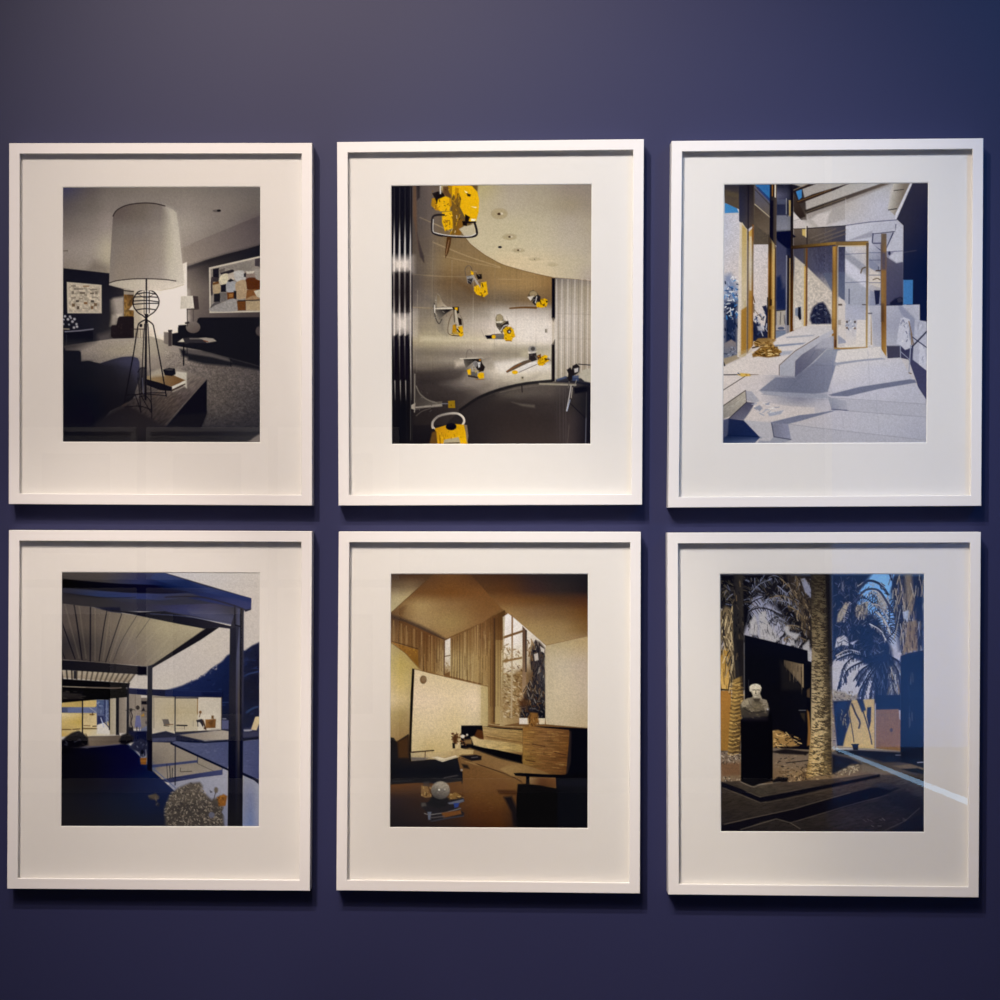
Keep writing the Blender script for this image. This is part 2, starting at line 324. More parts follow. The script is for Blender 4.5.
def print_b():
    # curved steel wall
    p = Print(391.5, 185.2, 591.2, 443.9, grid([391, 412, 430, 450, 475, 500, 530, 555, 592], [185, 215, 245, 262, 283, 300, 312, 325, 340, 352, 362, 372, 385, 410, 444], [
        '2a2727 4a4240 625650 5c4a38 6b5a44 7b6848 8a7350 8a7350 8a7350',
        '2a2727 4a4341 665a52 655541 6f5b3f 7b6848 8a7350 8a7350 8a7350',
        '4a4341 55493f 6f6050 7a6547 80694a 856c4a 8a7350 8a7350 8a7350',
        '5a5048 665a4d 7a6a55 846c4a 866d49 8a7048 8a6f48 856843 806040',
        '4a423e 564d49 6b5c4c 735a3c 765f44 94774f 9a7b50 86663f 785a3a',
        '4a4340 645a54 74685c 72624f 6e5c48 6f5f4c 775f42 745b3e 7a6148',
        '5e5650 7a7066 7f7363 8a7a68 8e8272 a89c8e a4968a 8c7e70 8a7c70',
        '6a6056 8a7e6d 948771 a09480 b8aa9c cfc0b2 d8cabb d8c8b8 c0b0a0',
        '857a65 a5967b a99c80 b5a689 c2b299 d8c9b5 dccebf e2d3c5 d8c8b8',
        '6e6458 8c8070 92856f 998c7a a89a88 b8aa90 bfb294 cfc2a8 b0a08c',
        '5e5650 746a5f 7f7466 8e8375 a09484 988c7e 9a8f80 b0a490 a09078',
        '4a4340 504741 5a5048 6b6058 8f8478 d0c2ae d4c6b2 cfc2b0 c0b09c',
        '332c2b 403836 4a413d 544a44 6b6057 968a7a b0a492 c2b5a2 b0a08c',
        '262122 2c2726 302a28 3a322f 564c46 7d7267 a89c88 b0a48c a09078',
        '1d1a1d 201d1e 241f20 2a2525 3a3432 4c443f 5c534a 5c534a 5c534a']), seed=3)
    p.N('412 187 556 187 556 420 412 420', .03, .6, 14); p.N('412 187 556 187 556 420 412 420', .012, 6, 1.2)
    # seams of the panels
    for x, x2, y, c, a in [(433, 431, 240, 'a09480', .3), (452, 451, 260, 'a09480', .3), (417.5, 416.5, 290, 'b0a490', .35), (473.5, 472.5, 275, 'cfc4b0', .4), (495, 494, 262, '8a7a60', .3), (516.5, 516, 268, '604a30', .2), (536, 536, 276, '604a30', .15)]:
        p.L([x, y, x2, 372], .7, c, a=a)
    for s, a, w in [('420 217 440 226 455 234', .5, 1.2), ('433 242 450 249 470 257 500 267', .5, 1.2), ('444 256 470 262 500 268', .4, 1), ('415 274 440 276 466 276.6', .45, .8), ('412 307 436 308 452 308', .5, 1), ('498 279 520 280', .4, .8)]:
        p.C(s, w, 'b09872', a=a)
    p.P('420 293 430 300 440 330 447 336 443 318 432 300', '4c4743', soft=3, a=.35)
    p.P('456 280 470 285 484 296 484 300 468 293', '5c3f20', soft=3, a=.55)
    p.P('412 364 430 363 455 362.5 470 360 490 358 470 367 450 368 420 372', '6b6055', soft=2, a=.6)
    p.P('455 361 470 358 480 357 470 364 455 368', 'd8c8b4', soft=2, a=.65)
    p.P('415 372 450 368 468 369 460 380 420 384', '352e2c', soft=3, a=.6); p.P('440 384 462 379 490 379 480 386 455 390', 'a3978a', soft=3, a=.4)
    p.P('496 364 520 359 550 366 530 372 500 374', 'e2d6c8', soft=3, a=.6); p.P('505 380 530 374 552 372 552 382 520 386', 'c2b59c', soft=3, a=.5)
    p.P('500 385 530 379 540 374 520 390', '8a7f70', soft=3, a=.5)
    p.P('495 312 552 310 552 338 520 342 496 336', 'e6dacd', soft=6, a=.5); p.P('494 362 522 359 552 364 552 370 515 372 494 371', 'e4d8ca', soft=2.5, a=.6); p.P('420 336 470 337 494 338 494 341 450 342 420 341', 'cfc2a4', soft=2, a=.5)
    p.P('414 348 470 350 494 350 520 352 520 356 470 357 414 357', '5c534c', soft=3, a=.45); p.P('494 346 550 346 550 352 500 354', '8f8474', soft=3, a=.5); p.P('440 283 460 276 480 290 478 303 455 306', '5a4a3a', soft=6, a=.35)
    # edge of the wall seen from its end
    p.P('413.5 185 416.5 185 417 235 424 262 419 250 413 215', '6b4a30', soft=1.2, a=.8); p.P('416.5 185 420 185 420 197 417 200', '231e20', soft=.8); p.P('417 232 424 262 420 252', '3a302f', soft=.9)
    p.P('418 240 424 256 424 262 420 256', '352b2b', soft=1)
    # ceiling
    p.P('440 184 592 184 592 281.6 575 279.5 552 277.6 540 275 530 272.6 520 270 505 265.5 498 262.5 490 258 484 254.5 476 248.5 470 243.5 464 236 458 228 450 210', grid([440, 480, 510, 540, 570, 592], [185, 205, 225, 245, 262, 281], [
        'a29268 a89a70 9f9280 978b78 8a7c70 85786c', 'a8987a b0a282 aa9d88 a3967f 94866f 8e8070', 'b5a78a b8aa8c b6a98b b3a68c a89a88 a3957f', 'baac8e bcae8f beb090 bcae92 b3a590 a99b88', 'bfae88 c0b08e cbb692 c9b694 b9aa8e b0a28c', 'c2b08c c8b690 d0ba96 cfb994 bcac90 a8988a']))
    p.C('458 228 464 236 470 243.5 476 248.5 484 254.5 490 258 498 262.5 505 265.5 520 270 530 272.6 540 275 552 277.6', .8, '5c4026', a=.6)
    for x, y, rx, ry, a in [(499.3, 213.7, 8.6, 5.8, .9), (509.6, 237, 7.6, 3.4, .7), (518.5, 250.5, 6.6, 2.3, .6), (535, 259.4, 6, 2.2, .4), (552.6, 265, 5.6, 2.2, .4)]:
        p.E(x, y, rx, ry, '9f8f72', a=a * .75, soft=.5); p.E(x, y + .3, rx - 1, ry - .8, 'a3936f', a=a * .7)
    for x, y, s in [(499, 214, 1.8), (509.5, 237, 1.3), (518.2, 250.4, 1.1), (534.6, 259.4, .5)]:
        p.E(x, y, s, s * .6, '35200f'); p.E(x + s * 1.5, y - .2, s * .8, s * .6, 'd8ccb8', a=.7)
    p.E(499.9, 247.2, 1.8, 1.1, '14121c')
    # corrugated panel at right
    p.P('555 278 575 279.6 592 281.8 592 384 555 380', grid([555, 570, 592], [278, 290, 320, 345, 380], ['6f6660 80756c 7a6e64', '9a8e80 a39684 a09078', 'c2b4a6 cabcae b5a692', 'c9bcab c2b4a4 b0a08c', 'a89c88 a89a86 968874']))
    for i, x in enumerate([556.5, 559, 562, 565, 568, 571.5, 575, 578.5, 582, 585, 588]):
        p.L([x, 280, x - .4, 378], .9, '7a6d58' if i % 2 else 'e0d2c2', a=.55); p.L([x + 1.2, 282, x + .9, 376], .6, '8c7f70', a=.4)
    for y in (314, 338.6): p.L([557, y, 592, y + 1], .6, '8f8272', a=.35)
    p.P('551.8 278.6 555 278.4 555.2 318 553.4 322 551.8 318', '141118', soft=.6); p.P('551.8 345 555 340 555.2 382 551.8 382', '1b1618', soft=.7); p.R(552, 318, 554.6, 345, 'ab9a80', a=.5)
    # floor
    p.P('391 444 391 425 445 425 462 408 478 398 500 389.6 525 384.4 552 381.8 570 381 592 384 592 444', grid([391, 430, 470, 510, 550, 570, 592], [381, 392, 405, 420, 444], [
        '1a181b 241f20 2a2526 5c524a 5f564d 4c4340 1d1c24', '1a181b 241f20 352f2d 4c443e 544a44 3f3836 1a1920', '1a181b 2a2423 2f2928 332c2a 3a3230 352f2d 1b1b22', '1a181b 201d1f 2a2525 332b29 352d2b 3d3433 19181f', '18161a 1c191c 282324 39302d 3b322f 3d3433 17161d']))
    p.P('440 428 470 401 500 389 510 388 480 408 450 430', '2a2526', soft=4, a=.6)
    p.C('460 410 478 398 500 389.4 525 383.8 552 381', 2.8, '1b191b', a=.9); p.C('500 392.5 520 388 545 385', 1.2, '6b6157', a=.6); p.L('540 384 576 385.2', 1.8, 'a89c86', a=.8)
    p.P('512 402 520 403.5 535 405 535 408 522 406', '5f564d', soft=1, a=.8); p.P('497 394 535 390 545 392 520 398', '5c534b', soft=3, a=.6)
    for x in (557, 560, 563.5, 566): p.L([x, 388, x + .5, 444], .8, '5c5350' if x > 559 else '463e3c', a=.4)
    p.L('587 386 586.4 443', .9, '4a4444', a=.7); p.L('586.6 418 586.2 443', .6, '7a7c90', a=.6); p.L('569.5 425 568 444', .8, '6b6058', a=.5)
    p.L('522 386 522.4 392', 1, '231e1e')
    # column of shiny tubes
    p.R(391, 184, 412.4, 445, lin('15141a', '1b1819', 0, 190, 0, 440))
    for y0, y1, s in [(214, 290, 1), (300, 352, 1)]: pass
    for x, w in [(394.4, 1.4), (399.8, 1.4), (405.2, 1.4), (410.6, 1.2)]:
        p.L([x, 187, x, 240], .5, '5a5658', a=.6); p.L([x, 212, x - .3, 262], .5, lin('2a2728', 'd8d0cc', 0, 214, 0, 240), w2=w * 1.5, a=.9); p.L([x - .3, 262, x - .3, 345], w * 1.2, 'ddd0c6', w2=w); p.L([x - .3, 345, x + .4, 400], w * 1.1, 'c8bdb4', w2=.4, a=.85); p.L([x, 380, x + 1.4, 440], .4, '5a5658', a=.5)
    for y0, y1 in [(257, 271), (313, 334)]:
        p.R(391.5, y0, 412.2, y1, 'e0d3c8', soft=5 if y0 < 300 else 8, a=.95)
    for x in (395.6, 401.4, 406.6):
        p.L([x + .4, 262, x + .4, 345], .5, '8c7f6c', a=.6)
        for y0, y1 in [(272, 312)]: p.P([x - 1.4, y0, x + 2.6, y0, x + 3, (y0 + y1) / 2, x + 2, y1, x - .8, y1, x - 2, (y0 + y1) / 2], '1d181a', soft=1.6)
        p.P([x - 2, 336, x + 2, 334, x + 2.4, 360, x + 2, 380, x - 2.4, 380], '17141a', soft=1)
    p.R(409.4, 270, 410.2, 312, '3a302c', a=.7); p.R(411.6, 300, 412.6, 445, '2a2525', a=.6); p.L('410.5 300 410.2 440', .6, 'a89e92', a=.6)
    p.R(391.3, 400, 410, 445, '141419', soft=8, a=.8)
    Y, D, K = 'd9a514', 'b07c14', '1a1413'
    # machine with yellow housing at the top
    p.P('452 186 478 184 476 205 474 222 462 233 455 228 450 210', '5f4a2c', soft=1); p.P('432 198 445 196 450 186 452 205 447 211 436 210 431 205', D, soft=.6)
    p.P('436 199 449 195 450 211 440 211 437 206', Y, soft=.7); p.P('432 193 438 191 444 193 445 196 438 199 437 204 435 198', K); p.P('443 186 452 186 451 198 446 196 443 193', '5a4026', soft=.6); p.L('440.5 186 440.5 193', 1.4, 'c8c4c0')
    p.P('448 185 452 184.6 452 196 449 192', '9a7014')
    p.P('452 184.6 466 184 472 186 477.5 192 479.2 200 478.6 212 476 221 471 222 466 219 463 213 460 207 456 207 452 200', Y, soft=.4)
    p.P('453 196 459 193 461 199 459 212 462 225 458 234 450 235 452 222', '6e5020', soft=.7); p.P('455 187 459 188 458 196 455 200', D)
    p.strokes('452 192 461 192 460 232 450 232', 26, (1, 4), (60, 120), ['3a2614', 'c08f1c', 'e0cfa0', '241812'], w=.8, a=.8)
    p.P('442 212 452 211 453 228 445 231 442 222', Y, soft=.6); p.strokes('442 212 453 212 453 230 443 230', 16, (.8, 2.4), (0, 180), ['5a3a12', 'efbc28', '8a5f14'], w=.7, a=.8)
    p.strokes('433 198 450 197 450 210 436 210', 14, (.8, 2.4), (0, 180), ['4a2f12', 'efbc28', '2a1a10'], w=.7, a=.7)
    p.P('466.5 193 471 194.5 470 196.5 467.5 196', K); p.P('464.4 190.4 468 192.4 466 193', 'efe0c0'); p.P('471 206.4 477 207 475.6 208', 'f0e4cc'); p.P('465 214 470 217 468 222 465 221', K); p.P('471 218.6 476 219 475 221 471 221', 'e8dcc0')
    p.P('459 220 463 219 462 232 459 236 455 236', '7a5420', soft=.7)
    p.C('444 214.6 436 214.8 432.4 218 432 230 435 233.6 442 235.6', 2, '221c1e'); p.C('442 235 452 236.4 462 236.8 472 236.6 476.6 234.4 476.4 229 474.6 223', 2.2, '221c1e'); p.C('433.4 219 433 230 436 232.6 446 234.8 458 235.8 470 236 475.6 233.6', .8, 'd8d2cc')
    p.P('459 229 464 226 472 225 474 230 472 235 464 235', 'b3a68b', soft=.6); p.L('475.4 222 466 222.4', 1.6, K); p.P('462 221 467 221 467 226 463 225', K)
    p.P('447 236 451.6 237 450.6 244 448.6 252 445.4 258 445 252', '4a2f18'); p.L('449 240 446 254', .8, 'a08060', a=.7)
    # the smaller machines with trumpet horns
    p.C('466 276 465 270 467 266 470 266 472 270', .7, '5c5046'); p.P('470.6 270.6 473.6 272 473.4 275 471 274.4', Y); p.P('466.4 276 472 275.4 475 278 471 284 467.4 283', '8f8a86'); p.P('467.4 279 473 278 471 284.6 468 283', '2a2628')
    p.L('473 276 479.5 287', 2, 'a09488'); p.P('476 274.6 481.6 274 482 278.6 478 279.6', K)
    p.P('474 287 478 284.6 480.4 288 481 282.6 486.4 281.6 487.4 289 488 294 484 297 477 294.6 474 291', Y, soft=.5); p.L('476 287 476.4 291', .8, D); p.strokes('476 284 487 284 486 296 477 294', 8, (.8, 2), (0, 180), ['7a5412', '3a2612', 'e8c040'], w=.7, a=.8); p.L('482 283.6 483 287', .8, '2a1c10')
    # horn at middle left
    p.P('437.6 293 439.6 295 442 301 446.4 306 453 307 453 310 446 313 440.6 318 441.6 321 439 323.6 436 320 434.4 312 434 305 435.4 297', '857a6a', soft=.5, a=.9)
    p.P('437 294 439.4 296 443 303 447 306.6 437 306.6', lin('6b5a44', 'b0a28c', 436, 295, 446, 306)); p.P('435.6 309.4 452.8 309 447 312.6 441 317.6 438.6 320 436.6 314', lin('8f8476', '1f1b1a', 436, 319, 445, 309), soft=.6)
    p.L('434 308.4 453 308', 1.3, 'd8cbb8'); p.C('434.4 303 434 310 436 319 439 323.4 441.8 319', .8, '3a3432'); p.L('434.4 305 434.6 312', .9, 'ddd4c8')
    p.P('452 306.8 455.4 306.8 458.8 306.8 459 313 456 314 453.6 310.4', K); p.P('454.4 307.4 457.8 307.4 457.4 310.4 455 309.6', Y)
    p.L('455.4 310.6 457.6 324', 2.2, 'b8ab98'); p.L('453.8 311 454.4 322', .7, '3a3028'); p.C('452 314 449 321 447.8 329 449 334 456 335.6', .9, '6b5a48'); p.C('460 315 462.4 320 463 327', .8, '7a6c5c')
    p.P('457.6 317 461.4 319 462 325 459 325', '241a16'); p.P('452.6 325 455.6 324 457 332 452 332.6', D); p.P('458.4 326.6 462.6 325.8 463.4 335 461 337 458.4 335.4', Y); p.P('452 332 459 332 458.6 334.6 452.4 333.6', 'b08c30'); p.L('452 335.4 459 335.8', .8, '4a3418'); p.L('457 329 459.6 332', 1, K)
    # horn right top
    p.P('527.6 296 530 291.6 533.4 290 536.6 292.6 539.6 296.4 538 303 533 303.6 531 301', '5c4c38', soft=.5); p.E(533.4, 294.4, 3.8, 3.2, '94805e', rot=20); p.P('527.4 297.2 534 296 532 299.6 530.6 301', 'd6cabb'); p.P('533 297.6 538 295 540.6 297 540 304 535 305.4 532.6 303', '241f1f'); p.L('536.8 297 535.4 303', 1, 'c2b8b0')
    p.P('541 299.6 544.6 298.6 547.4 300 548 302.6 546.6 307 541.6 308 536.6 307.4 536 303 540 302', Y, soft=.4); p.E(546.8, 302, .9, .9, '1c1612'); p.P('542 305 545 304 544 306.4', '3a2812'); p.C('510 308.4 524 307.6 536 308', 1.5, '5a3a1c', w2=2.2, a=.9); p.L('540 300 541 304', .8, '2a1a10')
    # horn mid
    p.P('495.4 318 497 314.6 500 313.8 503 316.4 504 320.4 508.6 321.6 508 326 502 334 499 330 496 326', '7d7058', soft=.5); p.E(499.6, 318, 3.2, 3.6, '9a8a6a'); p.P('495.8 321.6 503.6 321 502 323 496.6 323', 'd4c8b4'); p.P('496 323.4 502 323 500 330.4 497.6 328', '4a423a'); p.P('501 325.6 508 320.8 509 324.4 503 329 501 333', '2a2220'); p.C('501 331 503.6 326.4 507.6 325', .9, 'd0c8c0')
    p.P('503 330 506 327 510.6 326.8 513.6 330 515.4 336.6 513 338 511.6 341 506 341 503 338 504 334', Y, soft=.5); p.E(509.2, 331.6, 2.2, 2.2, '3a2a18'); p.E(509.4, 331.8, .9, .9, 'cfc8c4'); p.P('492 335 504 334.4 504 339.4 492 339', '6b655e'); p.P('485 335.4 492 335 492 338.8 487 339', '15131a'); p.E(493.8, 336.8, 2, 2, Y); p.L('492 334.6 503 334', .7, '4a3a30'); p.L('506 340.8 511 341', .7, '7a4a14'); p.strokes('504 328 513 328 513 340 505 340', 6, (.8, 2), (0, 180), ['7a5412', 'f0c438'], w=.6)
    p.C('481.5 330 484 336 487 338', .7, '8a7c70', a=.6)
    # horn low mid
    p.C('466 358 467 351.6 470 349.6 472.6 353', .8, '6b6056', a=.8); p.L('460 358.6 478 358.4', 1, 'd8ccba', a=.9); p.P('463.6 359 478 358.6 473 362 466 368 464 363', lin('6b6259', '1a1716', 464, 366, 474, 359)); p.P('476.6 359 481 358.6 482 363 485 367 483.6 371 479 372 475.6 367 473 363', '211b1a'); p.E(475.4, 364, 2.6, 3, '8f8a88', a=.8); p.P('477.6 362.4 480.6 362 480 367 478.4 368', 'c8c2be'); p.P('479 359 481 359 481 361 479 361', 'a06a28')
    p.P('466.8 370 470.6 368.6 471 374.6 468 374.6', Y); p.P('471 371.6 477 372 477 376.4 471 375.6', '5c5853'); p.P('478 373.6 481 372.4 484 373 484 378 480 379 477.4 377', Y); p.P('468 375 478 376.8 478 378.6 468 376.6', '2b2220', a=.9); p.L('476 379.4 484 379.4', .6, '8a6030')
    # long machine at right
    p.E(532.4, 349.4, 4.2, 3.4, '8f8880'); p.E(533, 349, 2.2, 2, '4a4440'); p.P('528 352 537 351.4 535 353.6 529 354', 'd8ccc0'); p.P('529 354 536.4 353 537 360 532 362 529 360', '2a2426'); p.P('506 371.4 514 365.6 524 361 530 359.6 532 361.6 524 365 514 370 507 373', '5a4a3c'); p.L('507 371.6 521 363.6', 1, '7a4a24')
    p.P('516 371 528 363.4 536 361.6 538 364 530 367 520 372', 'd8cfc6'); p.L('519 372.4 537 364.6', .6, '6b6058'); p.E(515, 372.4, 3, 1.9, Y)
    p.P('538 360 541 357 545 355 548 356 547 359 549.6 361 546 363 543 366 539 365.6 537.6 363.6', Y, soft=.4); p.P('537 356 541 354 541 358 538 360', '6b4020'); p.L('545 359 549 359.6', 1, K); p.L('548 358 551 361', .7, '7a6858'); p.strokes('538 358 547 356 545 365 539 365', 5, (.8, 1.6), (0, 180), ['7a5412', '3a2410'], w=.7)
    # switches
    p.R(545.4, 329, 548, 333, 'bfb0a0', a=.9); p.R(545.4, 329.4, 546.6, 332.6, '5a5040', a=.9); p.R(521, 376.6, 523.8, 381, 'a89a80', a=.9); p.R(522, 377, 523.4, 378.6, '4a4034')
    # stool and round table at right
    p.P('556 380 566 376.6 592 380 592 386 575 383 556 382', '1c1c26', a=.85); p.P('557 379.4 566 376.4 567 378 558 381', '4c5878', soft=.8, a=.8)
    p.P('579 375 583 370.4 591.4 368 591.4 383 585 381.6 581 378', 'b3a894', soft=.5)
    p.P('567 370 570.6 367.6 572 370 573 366 577 364 580 367 579.6 372 576.6 374.6 574 376 572 380 570 382 568 379 568.6 374', '221d1f', soft=.5); p.P('574.4 369 578.8 368 578.4 372 575 373', 'c2b8b0', soft=.6); p.L('579 364.4 591 365.4', .9, '2c2629'); p.P('572.6 376 579 375.6 579 381 573 381', '3a4668', a=.8)
    p.L('569.6 382 568.6 388', 1.2, '5c544e'); p.C('571.4 386 569.8 396 567 411', 1, 'c2b8ae'); p.L('570.4 400 567.4 411', .8, 'a8b0c8'); p.L('572.6 388 571.6 398', .8, 'a89c8c'); p.L('577 380 575 386', .8, '8a8078'); p.P('574 388 588 386 588 392 575 394', '17161d', soft=1); p.L('571 404 586 418', .7, '14131a')
    # horn at bottom left and the yellow box
    p.P('414.8 376 416 386 419.6 392 427 399 436 401.6 442 401.2 442 406.6 436 407 424 408 415.4 410', lin('3a3432', '8a8070', 416, 385, 440, 404), soft=.5); p.C('416 386 420 394 428 400 437 403', 1.2, 'b3a896', a=.8); p.P('414 406.8 436 404.4 442 403.6 442 406 436 406.6 416 408', 'ddd0bc', soft=.5); p.C('416 415.6 422 411 430 408.4', .8, '8c8070', a=.7)
    p.L('414.6 374 414.2 412', .9, 'b8ae9e'); p.P('411 405 415.2 402.6 415 410 411 408.6', 'c2b5a2'); p.L('442 403.6 448 403.6', .8, 'b8bccc'); p.P('447.9 400.8 454.8 400.4 455 407.8 448.1 408', Y, soft=.35); p.E(451, 405, .5, .5, '6b4a10')
    # machine at bottom
    p.C('432.4 427.6 432.6 422 438 416.4 448 413.6 457 413.4 462.4 416.6 464.2 421 462.4 425', 2.2, 'cfc3b4'); p.C('438 417.4 448 414.8 457 414.6', .7, '7a7068', a=.6); p.L('432 426 434.6 428.6', 1.6, 'c2b6a8')
    p.P('434.6 428.4 446 425 456 424 464 424.6 466 433 468 444.4 437 444.4 436 436', lin('b8831a', 'd9a514', 440, 425, 460, 444), soft=.5); p.P('432 432 436 431 437 444.4 429 444.4', '5c4020', soft=.8); p.E(451, 426.6, 5.4, 3.6, '14121a'); p.P('464 424.6 467 425 468.4 436 467 444.4 465.6 432', '7a6a58')
    p.P('444 439.6 458.6 437 460.4 443.8 443 444.4', 'a5977a'); p.L('444.4 443.2 459 442.8', .9, '2a2014'); p.L('439.6 434 440 444', 1, '7a5612'); p.strokes('438 430 464 430 465 438 440 438', 16, (.7, 2), (70, 110), ['8f6616', 'e8b828'], w=.7, a=.7)
    for x, y, w, h in [(433, 298, 14, 22), (467, 270, 12, 14), (470, 356, 12, 10), (497, 316, 10, 14), (530, 293, 10, 10), (529, 350, 9, 10), (415, 386, 22, 24)]:
        p.strokes([x, y, x + w, y, x + w, y + h, x, y + h], 14, (1, 4), (0, 180), ['d8ccba', '2a2523', '8a7e70', '4a4038'], w=.5, a=.5)
    for x, y, w, h in [(432, 188, 18, 22), (443, 212, 10, 18), (474, 284, 12, 10), (452, 324, 11, 11), (503, 327, 11, 14), (466, 369, 18, 9), (537, 299, 10, 8), (538, 356, 10, 9)]:
        p.strokes([x, y, x + w, y, x + w, y + h, x, y + h], 12, (.6, 1.8), (0, 180), ['8a5c10', '2a1a10', 'efc440', '5c3c12'], w=.6, a=.7)
    p.P('412 185 432 187 432 260 412 300', '4a4240', soft=5, a=.35); p.P('412 372 450 380 478 396 455 412 440 422 412 430', '241f20', soft=6, a=.45)
    p.N('412 250 556 250 556 400 412 400', .02, 20, 1.4); p.N('391 185 592 185 592 444 391 444', .05, .8, .8)
    return p
def print_c():
    p = Print(723.3, 183.8, 927.2, 442.8, 'b9b2b4', seed=4)
    # outdoor wall with pale texture, sky
    p.R(723, 183, 793, 372, grid([723, 738, 793], [183, 230, 280, 372], ['aaa9b8 b2aeb8 bdb4b4', 'a9a9b8 b4b0b8 bdb3b2', 'b8b0b2 bcb2b2 c0b5b2', 'b8b0b2 bcb2b2 c0b5b2']))
    p.P('724 202 736 207 738 212 724 212.6', '3b74a8'); p.R(723, 212.4, 739, 214, 'b0a8a8', a=.5)
    # roofed corner top left
    p.P('723 184 739 184 739 209 724 202', lin('2c2a33', '4a4038', 0, 184, 0, 200)); p.P('724 189 739 193 739 198 724 195', '4f4536', soft=1.5, a=.7)
    p.P('738 184 754 184 754 224 747 229 738.4 220.4', grid([738, 754], [184, 210, 228], ['22222c 231f22', '2a2b3e 3a3230', '3a3a44 4a3f38']))
    p.R(747, 184, 748, 240, '141420', a=.8)
    p.R(753, 184, 770, 244, '4d443c'); p.P('754 188 770 204 770 222 754 204', grid([754, 770], [185, 222], ['4a4a5e 4a4a5c', '5c534c 5c5248'])); p.P('754 184 770 184 770 204', '2f6296'); p.P('755 184 770 184 770 192 763 190', '2f5a92', a=.6); p.P('757 186 770 199 770 204 755 188', '232c56', a=.75)
    p.L('754 203.6 770 217.4', .8, 'a99a80'); p.L('754 186.5 770 203', 1, '55556a'); p.L('754 189 770 205.5', .6, '1f1a1a', a=.6)
    p.P('754 205 770 219 770 234 766.6 233.6 754 224', lin('40362f', '5e5247', 754, 205, 766, 230))
    # outdoor plants behind the glass
    p.R(724, 300, 737.4, 356, '1e2742', soft=3); p.P('724 275 730 273 737 286 737.4 300 724 300', '4a5f8c', soft=3, a=.6)
    p.strokes('724 278 737 272 737.4 318 724 318', 70, (1, 4), (0, 180), ['24406c', '3a72ac', 'd8d6d8', '162038', '93a0ba'], w=1, a=.9)
    p.strokes('728 290 734 290 733 318 728 318', 14, (1, 3), (0, 180), ['d0cfd2', 'b0b2ba'], w=1)
    p.strokes('724 318 737 314 737 340 724 340', 22, (1, 4), (60, 120), ['121a30', '2c3a5e', '3c4660'], w=1.2)
    p.P('724 343 731 339 736 342 737.4 356 724 362', lin('7a7070', '5c6276', 0, 340, 0, 355), soft=.8); p.strokes('724 346 737 346 737 354 724 356', 14, (1, 3), (0, 180), ['8a8ea0', '2f3648', '6a6a78'], w=.9)
    p.P('723 358 738 354 739 358 724 365', '8d806e', soft=.8); p.L('723.5 362 725 366', 1.2, '1a1a22')
    p.P('752.6 320 756 323 758 321 764 331 766 316 762 306 766 305 768 312 768 341 752.8 341', '20243a', soft=.6)
    p.strokes('753 318 768 308 768 340 753 340', 34, (1.5, 5), (20, 160), ['181c30', '2a3352', 'a8a8b4', '39435f'], w=1, a=.9); p.P('757 326 762 325 763 331 758 330', 'b9b4bb', soft=.8, a=.8)
    p.L('753 296 754.4 302', .9, '4a3a2a'); p.L('753.6 304 753.8 312', .9, '4a3a2a'); p.C('754 309 758 314 763 319', .7, '7a6a58')
    p.N('753 225 768 232 768 320 753 320', .07, .8, .8); p.N('724 214 738 214 738 275 724 275', .06, 1, 1)
    # gold frame of the left window
    p.P('739 222 741.8 222 746 229 746 356.6 737.2 356.6 738.2 300', lin('c0b6ae', 'a89878', 738, 0, 746, 0)); p.P('741.4 224 746.2 229 746 300 741.4 300', lin('a9915c', 'b5a68c', 742, 228, 743, 290))
    p.P('740.4 310 746.6 306 746.6 352 740 355', lin('9a7438', '8c6830', 740, 0, 747, 0), soft=.8); p.R(738, 256, 741, 355, 'c6bcb6', a=.7)
    p.P('746.6 229 748.6 232 748.2 352 746.6 353', '4a3c30', a=.8); p.P('748.4 231 753 226 753 345 748 351', grid([748, 750.5, 753], [230, 265, 300, 350], ['c09a50 b08a4a 5c3a1c', 'b8ac98 9c8e7a 6a5e50', '8c6a3a 9a7034 6a4420', '8c6428 a87c3a 7a5424']))
    p.R(749, 236, 751, 290, 'bdb3a6', a=.7); p.R(751.6, 224, 753, 240, '6b4420', a=.9)
    p.P('737.4 352 746 349 752 347 752 352 740 358', 'a89678', a=.4)
    # second group of posts
    p.R(769, 184, 776.4, 245, lin('15151f', '4a3f38', 769, 0, 776, 0)); p.R(769.2, 200, 772.6, 244, '14141f', a=.9); p.R(771, 184, 772.4, 196, '8a5a28', a=.8); p.R(772.4, 184, 773.6, 197, '1a1418'); p.R(773.8, 184, 775, 197, 'd8ccbc')
    p.P('767.6 234 776 247 776 340 767.6 338', grid([767, 770, 772.5, 776], [240, 265, 310, 340], ['40362f 3a3028 9a8660 4a4038', '8a5e2a 7a5426 b8935c 3a2a20', '5c3e1c 54381c b08748 4a3a2c', '6b4c24 7a5630 b0894a 5e4a34']))
    p.L('773.4 249 773.4 340', 1.3, 'b89a62', a=.9); p.L('775 248 775 340', .6, '3a2a20'); p.L('769.6 243 769.4 338', .7, '2a1a10'); p.L('770.8 243 770.4 338', .6, '4a2f14'); p.R(766.8, 297, 768, 312, '2a2420'); p.R(770, 299, 771.6, 305, '241a18'); p.R(769, 306, 774, 309, '8a6a3a', a=.7)
    # glass bay with dark reflections
    p.P('776 184 790 184 792 188 792 344 776 340', grid([776, 785, 792], [184, 195, 205, 214, 228, 234, 245, 275, 305, 340], ['1c1d28 1f202c 15151e', '555468 3c3c4e 1c1c24', '23273c 2a2c40 1a1a22', '2a2d42 2a2d42 241f20', '72727e 6f6f7c 3a3430', '1a1c2a 14161f 14141c', '262a44 1a1e38 151829', '474860 4a4a60 2a2a3a', '2a3150 222844 1a1c2a', '5a5c70 6a6a78 4a4a56']))
